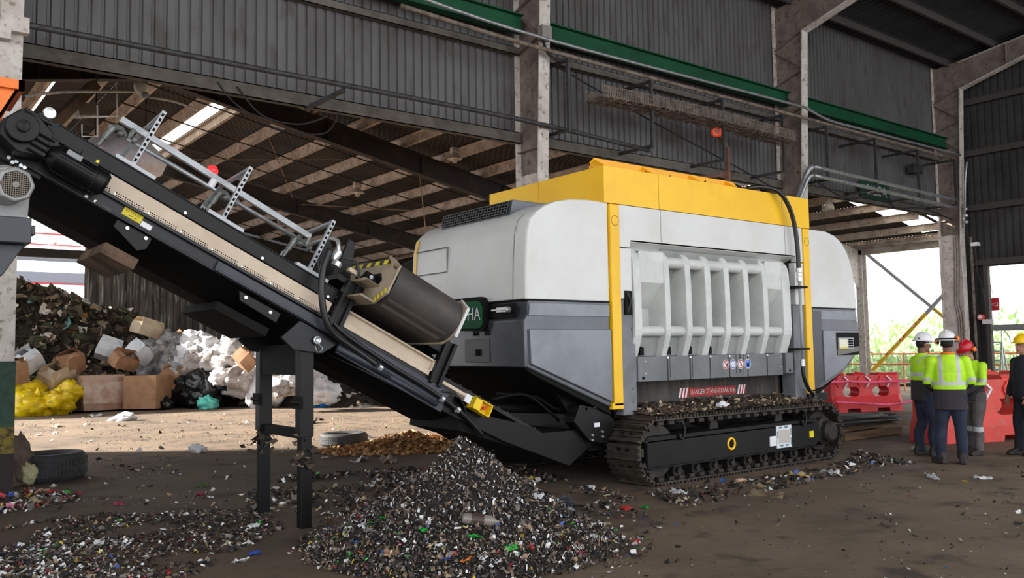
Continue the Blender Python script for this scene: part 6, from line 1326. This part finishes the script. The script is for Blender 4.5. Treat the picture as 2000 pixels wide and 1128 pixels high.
litter('small rubbish round the foot of the shredded pile', [(560, 1080), (640, 1128), (1000, 1136), (1260, 1100), (1300, 1010), (1180, 985), (640, 1000)], 1900, (.01, .015, .02, .03), (36, 22, 14, 10, 10, .8, .5, .6, .6, .6), 15)
litter('sparse litter on the dark floor between left column and conveyor legs', [(60, 1000), (480, 990), (490, 910), (420, 895), (80, 895)], 260, (.01, .015, .025, .04), WM, 17)
litter('scattered litter on the sunlit floor behind the conveyor', [(20, 880), (700, 890), (820, 850), (700, 810), (400, 805), (100, 815), (20, 830)], 300, (.012, .02, .03, .05), (8, 16, 14, 34, 24, 1, 1, 1, 1, 1), 19)
# ================================================================ PEOPLE
def remesh(b, voxel, smooth=4):
    me = b.mesh('shape', [BLACKM], recalc=True); o = bpy.data.objects.new('shape', me); COL.objects.link(o)
    r = o.modifiers.new('r', 'REMESH'); r.mode = 'VOXEL'; r.voxel_size = voxel
    s = o.modifiers.new('s', 'SMOOTH'); s.factor = .5; s.iterations = smooth
    bpy.context.view_layer.update(); bake(o); me = o.data; bpy.data.objects.remove(o); return me
def skin_part(b, name, mats, parent, voxel=.011, smooth=4, zone=None):
    me = remesh(b, voxel, smooth); me.name = name; me.materials.clear()
    for m in (mats if isinstance(mats, list) else [mats]): me.materials.append(m)
    n = len(me.polygons); mi = [0]*n
    if zone: mi = [zone(p.center) for p in me.polygons]
    me.polygons.foreach_set('material_index', mi); me.polygons.foreach_set('use_smooth', [True]*n); me.update()
    o = bpy.data.objects.new(name, me); COL.objects.link(o); o.parent = parent; LOC[o] = Vector((0, 0, 0)); return o
def ell(c, rx, ry, n=18): return [(c[0]+rx*math.cos(2*math.pi*k/n), c[1]+ry*math.sin(2*math.pi*k/n), c[2]) for k in range(n)]
def chain(b, pts, rad, n=5, seg=12):
    P = spline(pts, n); R = []
    for i in range(len(rad)-1):
        for k in range(n): R.append(rad[i]+(rad[i+1]-rad[i])*k/n)
    b.tube(P, R+[rad[-1]], seg)
    b.blob(pts[0], (rad[0],)*3, 0, 0, 1, 12, 8); b.blob(pts[-1], (rad[-1],)*3, 0, 0, 1, 12, 8)
SKIN = mat('skin_brown', (126, 84, 66), .55, 0, (112, 72, 56), 8); SKIN2 = mat('skin_tan', (164, 116, 94), .55, 0, (148, 100, 80), 8)
LIME = mat('hivis_lime', (184, 236, 30), .6, 0, (168, 222, 24), 5); SILV = mat('reflective_silver', (186, 188, 192), .45, .1); CHAR = mat('charcoal_cloth', (52, 48, 52), .9, 0, (42, 40, 44), 6)
DENIM = mat('dark_denim', (38, 44, 66), .9, 0, (28, 32, 50), 6); GREYT = mat('grey_trousers', (92, 86, 86), .9, 0, (76, 72, 72), 5); BOOT = mat('boot_leather', (48, 40, 38), .7, 0, (34, 30, 28), 6); NAVYS = mat('navy_shirt', (22, 26, 38), .85, 0, (28, 32, 44), 5)
HAIR = mat('black_hair', (22, 18, 17), .7); HWH = mat('helmet_white', (226, 226, 230), .3); HRED = mat('helmet_red', (190, 26, 40), .3); HYEL = mat('helmet_yellow', (238, 196, 22), .3); ORM = mat('earmuff_orange', (240, 124, 36), .45)
EYEW = mat('eye_white', (220, 216, 210), .3); LIPM = mat('lip', (120, 66, 60), .5)
def person(label, loc, yaw, S):
    t = thing('person', label, 'person', (0, 0, 0)); sk = S['skin']; w = S.get('w', 1.0)
    hp = [(-.1, 0, .9), (.1, 0, .9)]; ft = S['feet']     # ankle positions
    sh = [(-.18*w, -.01, 1.365), (.18*w, -.01, 1.365)]
    knees = [((h[0]+f[0])/2, (h[1]+f[1])/2+.035, .49) for h, f in zip(hp, ft)]
    hc = Vector((S.get('hx', 0), S.get('hy', .02), 1.595)); hr = Euler((S.get('hp', 0), 0, S.get('hyaw', 0))).to_matrix()
    H = lambda v: hc+hr @ Vector(v)
    def torso(b, e): b.loft([ell((0, 0, z), rx*w+e, ry*S.get('d', 1)+e) for z, rx, ry in ((.84, .15, .105), (.92, .168, .12), (1.02, .158, .118), (1.14, .158, .12), (1.26, .17, .125), (1.34, .176, .116), (1.395, .145, .098), (1.435, .098, .08), (1.455, .07, .07))])
    def legs(b, e):
        for h, k, f in zip(hp, knees, ft): chain(b, [h, (h[0]*.98+.0, h[1]+.015, .72), k, (f[0]*.98, f[1]*.9-.015, .3), f], [.098+e, .09+e, .062+e, .06+e, .042+e])
    def arms(b, e, stop=1.0):
        for s, (el, wr) in zip(sh, S['arms']):
            el, wr = Vector(el), Vector(wr); chain(b, [s, tuple((Vector(s)+el)/2), tuple(el), tuple((el+wr)/2), tuple(el+(wr-el)*stop)], [.062+e, .05+e, .043+e, .042+e, .03+e])
    b = MB(); torso(b, -.008); legs(b, -.006); arms(b, -.003); b.tube([(0, -.01, 1.4), H((0, -.02, -.03))], .056, 12)
    b.blob(H((0, -.008, .035)), (.073, .092, .095), 0, 0, 1, 20, 14, M=hr); b.blob(H((0, .028, -.035)), (.056, .066, .075), 0, 0, 1, 18, 12, M=hr)
    b.gprism([H(v) for v in ((-.017, .083, -.022), (.017, .083, -.022), (0, .08, .03))], hr @ Vector((0, .03, -.008))); b.blob(H((0, .1, -.018)), (.015, .015, .012), 0, 0, 1, 8, 6)
    b.blob(H((0, .082, -.088)), (.03, .022, .02), 0, 0, 1, 10, 6)
    for s in (-1, 1): b.blob(H((s*.075, -.005, -.005)), (.01, .022, .034), 0, 0, 1, 8, 6, M=hr)
    for i, (s, (el, wr)) in enumerate(zip((-1, 1), S['arms'])):
        el, wr = Vector(el), Vector(wr); d = (wr-el).normalized(); side = Vector((0, 1, 0)) if abs(d.z) > .6 else Vector((0, 0, 1))
        side = (side-d*side.dot(d)).normalized(); nn = d.cross(side)*(-s if abs(d.z) > .6 else 1)
        b.obox(wr+d*.045, d*.048, side*.04, nn*.014)
        for q in range(4):
            o = wr+d*.085+side*(.031-.021*q); L = (.062, .072, .068, .052)[q]; c = nn*(.25+.1*q)
            p1 = o+(d+c*.25).normalized()*L*.5; p2 = p1+(d*.8+nn*.7).normalized()*L*.35; p3 = p2+(d*.3+nn).normalized()*L*.28
            b.tube([o-d*.02, p1, p2, p3], [.0105, .0098, .0092, .008], 8)
        tb = wr+d*.025+side*.036; b.tube([tb-side*.01, tb+(side*.6+d*.7+nn*.3).normalized()*.035, tb+(side*.35+d*.9+nn*.6).normalized()*.065], [.013, .011, .009], 8)
    body = skin_part(b, 'body', sk, t, .0085, 3)
    b = MB()
    for s in (-1, 1): b.blob(H((s*.03, .083, .022)), (.013, .006, .008), 0, 0, 1, 10, 6, M=hr)
    b.build('eye', EYEW, t); b = MB()
    for s in (-1, 1): b.blob(H((s*.03, .0885, .022)), (.006, .003, .006), 0, 0, 1, 8, 6, M=hr); 
    b.build('iris', HAIR, t); b = MB()
    for s in (-1, 1): b.tube([H((s*.014, .092, .042)), H((s*.03, .091, .047)), H((s*.047, .079, .041))], .0045, 6)
    b.build('eyebrow', HAIR, t); b = MB(); b.tube([H((-.022, .09, -.062)), H((0, .097, -.06)), H((.022, .09, -.062))], [.004, .007, .004], 8); b.build('mouth', LIPM, t)
    b = MB(); b.blob(H((0, -.028, .035)), (.078, .082, .098), 0, .05, 3, 20, 14, M=hr); b.build('hair', HAIR, t, smooth=True)
    # clothes
    b = MB(); legs(b, .016); b.loft([ell((0, 0, z), rx*w+.012, ry*S.get('d', 1)+.012) for z, rx, ry in ((.8, .15, .1), (.92, .17, .122), (1.0, .16, .118), (1.05, .155, .115))])
    for f in ft: b.tube([(f[0], f[1], .26), (f[0], f[1]+.005, .07)], [.066, .07], 12)
    skin_part(b, 'trousers', [S['legs'], SILV], t, .012, 3, S.get('zleg'))
    b = MB(); lo = S.get('hem', .8); torso(b, .016); b.loft([ell((0, 0, z), rx*w+.02, ry*S.get('d', 1)+.022) for z, rx, ry in ((lo, .172, .125), (1.0, .165, .122), (1.2, .165, .12))]); arms(b, .016, S.get('sleeve', .93)); b.tube([(0, -.015, 1.39), (0, -.02, 1.48)], [.1, .07], 14)
    skin_part(b, 'jacket', S['shirt'], t, .011, 3, S['zshirt'])
    for i, f in enumerate(ft):
        b = MB(); a = S.get('toe', (0, 0))[i]; R = Matrix.Rotation(a, 3, 'Z'); q = lambda x, y, z: Vector((f[0], f[1], 0))+R @ Vector((x, y, z))
        b.loft([[q(sx*.046*k2, y, z0), q(sx*.046*k2*-1, y, z0), q(-sx*.04*k2, y, z1), q(sx*.04*k2, y, z1)] for sx, y, z0, z1, k2 in ((1, -.085, .012, .1, .75), (1, -.05, 0, .15, .95), (1, .02, 0, .14, .95), (1, .09, 0, .09, 1.08), (1, .16, 0, .07, 1.05), (1, .2, .012, .05, .7))]); b.tube([q(0, -.02, .1), q(0, -.015, .2)], .055, 12)
        o = skin_part(b, 'boot', BOOT, t, .01, 3)
    # helmet
    if S.get('helmet'):
        hb = MB(); rg = []
        for k in range(9):
            a = math.pi/2*k/8; rr = max(.004, math.cos(a)**.8); rg.append([H((.108*rr*math.cos(p), -.005+.132*rr*math.sin(p), .062+.128*math.sin(a))) for p in np.linspace(0, 2*math.pi, 28, endpoint=False)])
        hb.loft(rg); o2 = [[H((r*.108*math.cos(p), -.005+r*.132*math.sin(p)+(.045*max(0, math.sin(p))**3 if r > 1.05 else 0), z)) for p in np.linspace(0, 2*math.pi, 28, endpoint=False)] for r, z in ((.9, .068), (1.16, .052), (1.17, .06), (.9, .082))]
        hb.loft(o2); hb.tube([H((0, -.12, .12)), H((0, -.06, .187)), H((0, .04, .19)), H((0, .11, .13))], .012, 8); hm = hb.build('helmet', S['helmet'], t, auto=40)
        if S.get('muffs'):
            for s in (-1, 1):
                dz = S['muffs'] if s > 0 and S['muffs'] != 1 else 0
                b = MB(); b.lathe([(0, 0), (.034, 0), (.04, .012), (.036, .035), (.02, .045), (0, .046)], H((s*.108, -.01, .04+.0+dz)), hr @ Vector((s, 0, .1)), 18); mf = b.build('earmuff', ORM, t, auto=40)
                b = MB(); b.lathe([(0, -.012), (.042, -.012), (.042, .004), (0, .004)], H((s*.108, -.01, .04+dz)), hr @ Vector((s, 0, .1)), 16); b.build('muff_cushion', BLACKM, mf)
            b = MB(); b.tube([H((.125*math.cos(a), -.02+.145*math.sin(a), .075)) for a in np.linspace(math.pi, 2*math.pi, 14)], .011, 6); b.build('muff_band', BLACKM, t)
        if S.get('strap'): b = MB(); b.obox(H((.06, -.1, .07)), hr @ Vector((.014, -.004, 0)), hr @ Vector((0, .01, 0)), hr @ Vector((0, 0, .025))); b.build('helmet_clip', BLACKM, t)
    if S.get('collar'): b = MB(); b.tube([(0.075*math.cos(a), -.015+.075*math.sin(a), 1.475) for a in np.linspace(math.pi*.9, math.pi*2.1, 12)], .016, 8); b.build('collar', S['collar'], t, smooth=True)
    if S.get('glasses'): b = MB(); b.tube([H((-.072, 0, .025)), H((-.055, .085, .022)), H((0, .1, .02)), H((.055, .085, .022)), H((.072, 0, .025))], .005, 6); b.build('safety_glasses', EYEW, t)
    k = S.get('scale', 1.0); t.location = loc; t.rotation_euler = (0, 0, yaw-math.pi/2); t.scale = (k, k, k); return t
def z_hi(c):
    if c.z < 1.06: return 1
    if 1.1 < c.z < 1.155: return 2
    if abs(c.z-1.385) < .5 and .085 < abs(c.x) < .125 and c.z > 1.155 and abs(c.x) < .17: return 2
    return 0
def z2(c):
    arm = abs(c.x) > .225 or (c.y > .16)
    if c.z > 1.455: return 1
    if arm: return 2 if 1.1 < c.z < 1.15 else (0 if c.z > 1.06 else 1)
    if c.z < 1.0: return 1
    if 1.05 < c.z < 1.1: return 2
    if .085 < abs(c.x) < .13 and c.z > 1.1: return 2
    return 0
def z3(c): return 1 if c.z < 1.08 or c.z > 1.46 else (2 if 1.13 < c.z < 1.18 else 0)
def z1(c): return 1 if c.z < 1.09 else (2 if 1.15 < c.z < 1.2 or (.09 < abs(c.x) < .12 and c.z > 1.33) else 0)
P1 = Vector((12.75, 6.42, 0)); P2 = Vector((12.15, 5.76, 0)); P3 = Vector((13.42, 6.02, 0)); P4 = Vector((13.83, 5.44, 0))
person('person in white helmet and lime jacket facing right, leftmost of the group of workers', P1, math.radians(-32), dict(skin=SKIN, feet=[(-.12, -.03, .1), (.11, .06, .1)], arms=[((-.24, .05, 1.12), (-.1, .26, 1.02)), ((.25, .0, 1.12), (.2, .24, .98))], legs=DENIM, shirt=[LIME, CHAR, SILV], zshirt=z1, hem=.8, helmet=HWH, strap=1, glasses=1, hp=-.12, hyaw=-.1, w=1.04, d=1.22, scale=1.03))
person('person seen from behind in white helmet with orange earmuffs and silver-striped lime jacket', P2, math.radians(30), dict(skin=SKIN, feet=[(-.14, .0, .1), (.12, .02, .1)], arms=[((-.265, .02, 1.1), (-.2, .22, .98)), ((.265, .02, 1.1), (.18, .23, 1.0))], legs=DENIM, shirt=[LIME, CHAR, SILV], zshirt=z2, hem=.72, helmet=HWH, muffs=.03, hyaw=-.25, w=1.1, d=1.05, toe=(.5, -.15), collar=ORM, scale=1.035))
person('person in red helmet and grey trousers with head bent, standing behind the striped jacket', P3, math.radians(165), dict(skin=SKIN2, feet=[(-.1, .05, .1), (.12, -.08, .1)], arms=[((-.24, .08, 1.12), (-.1, .26, .98)), ((.26, -.02, 1.12), (.25, .08, .87))], legs=GREYT, shirt=[LIME, CHAR, SILV], zshirt=z3, hem=.84, helmet=HRED, muffs=1, hp=-.4, hyaw=.1, hy=.08, zleg=lambda c: 1 if .36 < c.z < .44 else 0, scale=.96))
person('person in yellow helmet and dark navy shirt facing left at the right edge', P4, math.radians(150), dict(skin=SKIN2, feet=[(-.12, .0, .1), (.12, .06, .1)], arms=[((-.25, .0, 1.12), (-.2, .12, .88)), ((.25, .0, 1.12), (.24, .1, .87))], legs=mat('black_jeans', (24, 27, 38), .9), shirt=[NAVYS], zshirt=lambda c: 0, hem=.84, helmet=HYEL, w=1.1, d=1.2, sleeve=.9, scale=1.0))
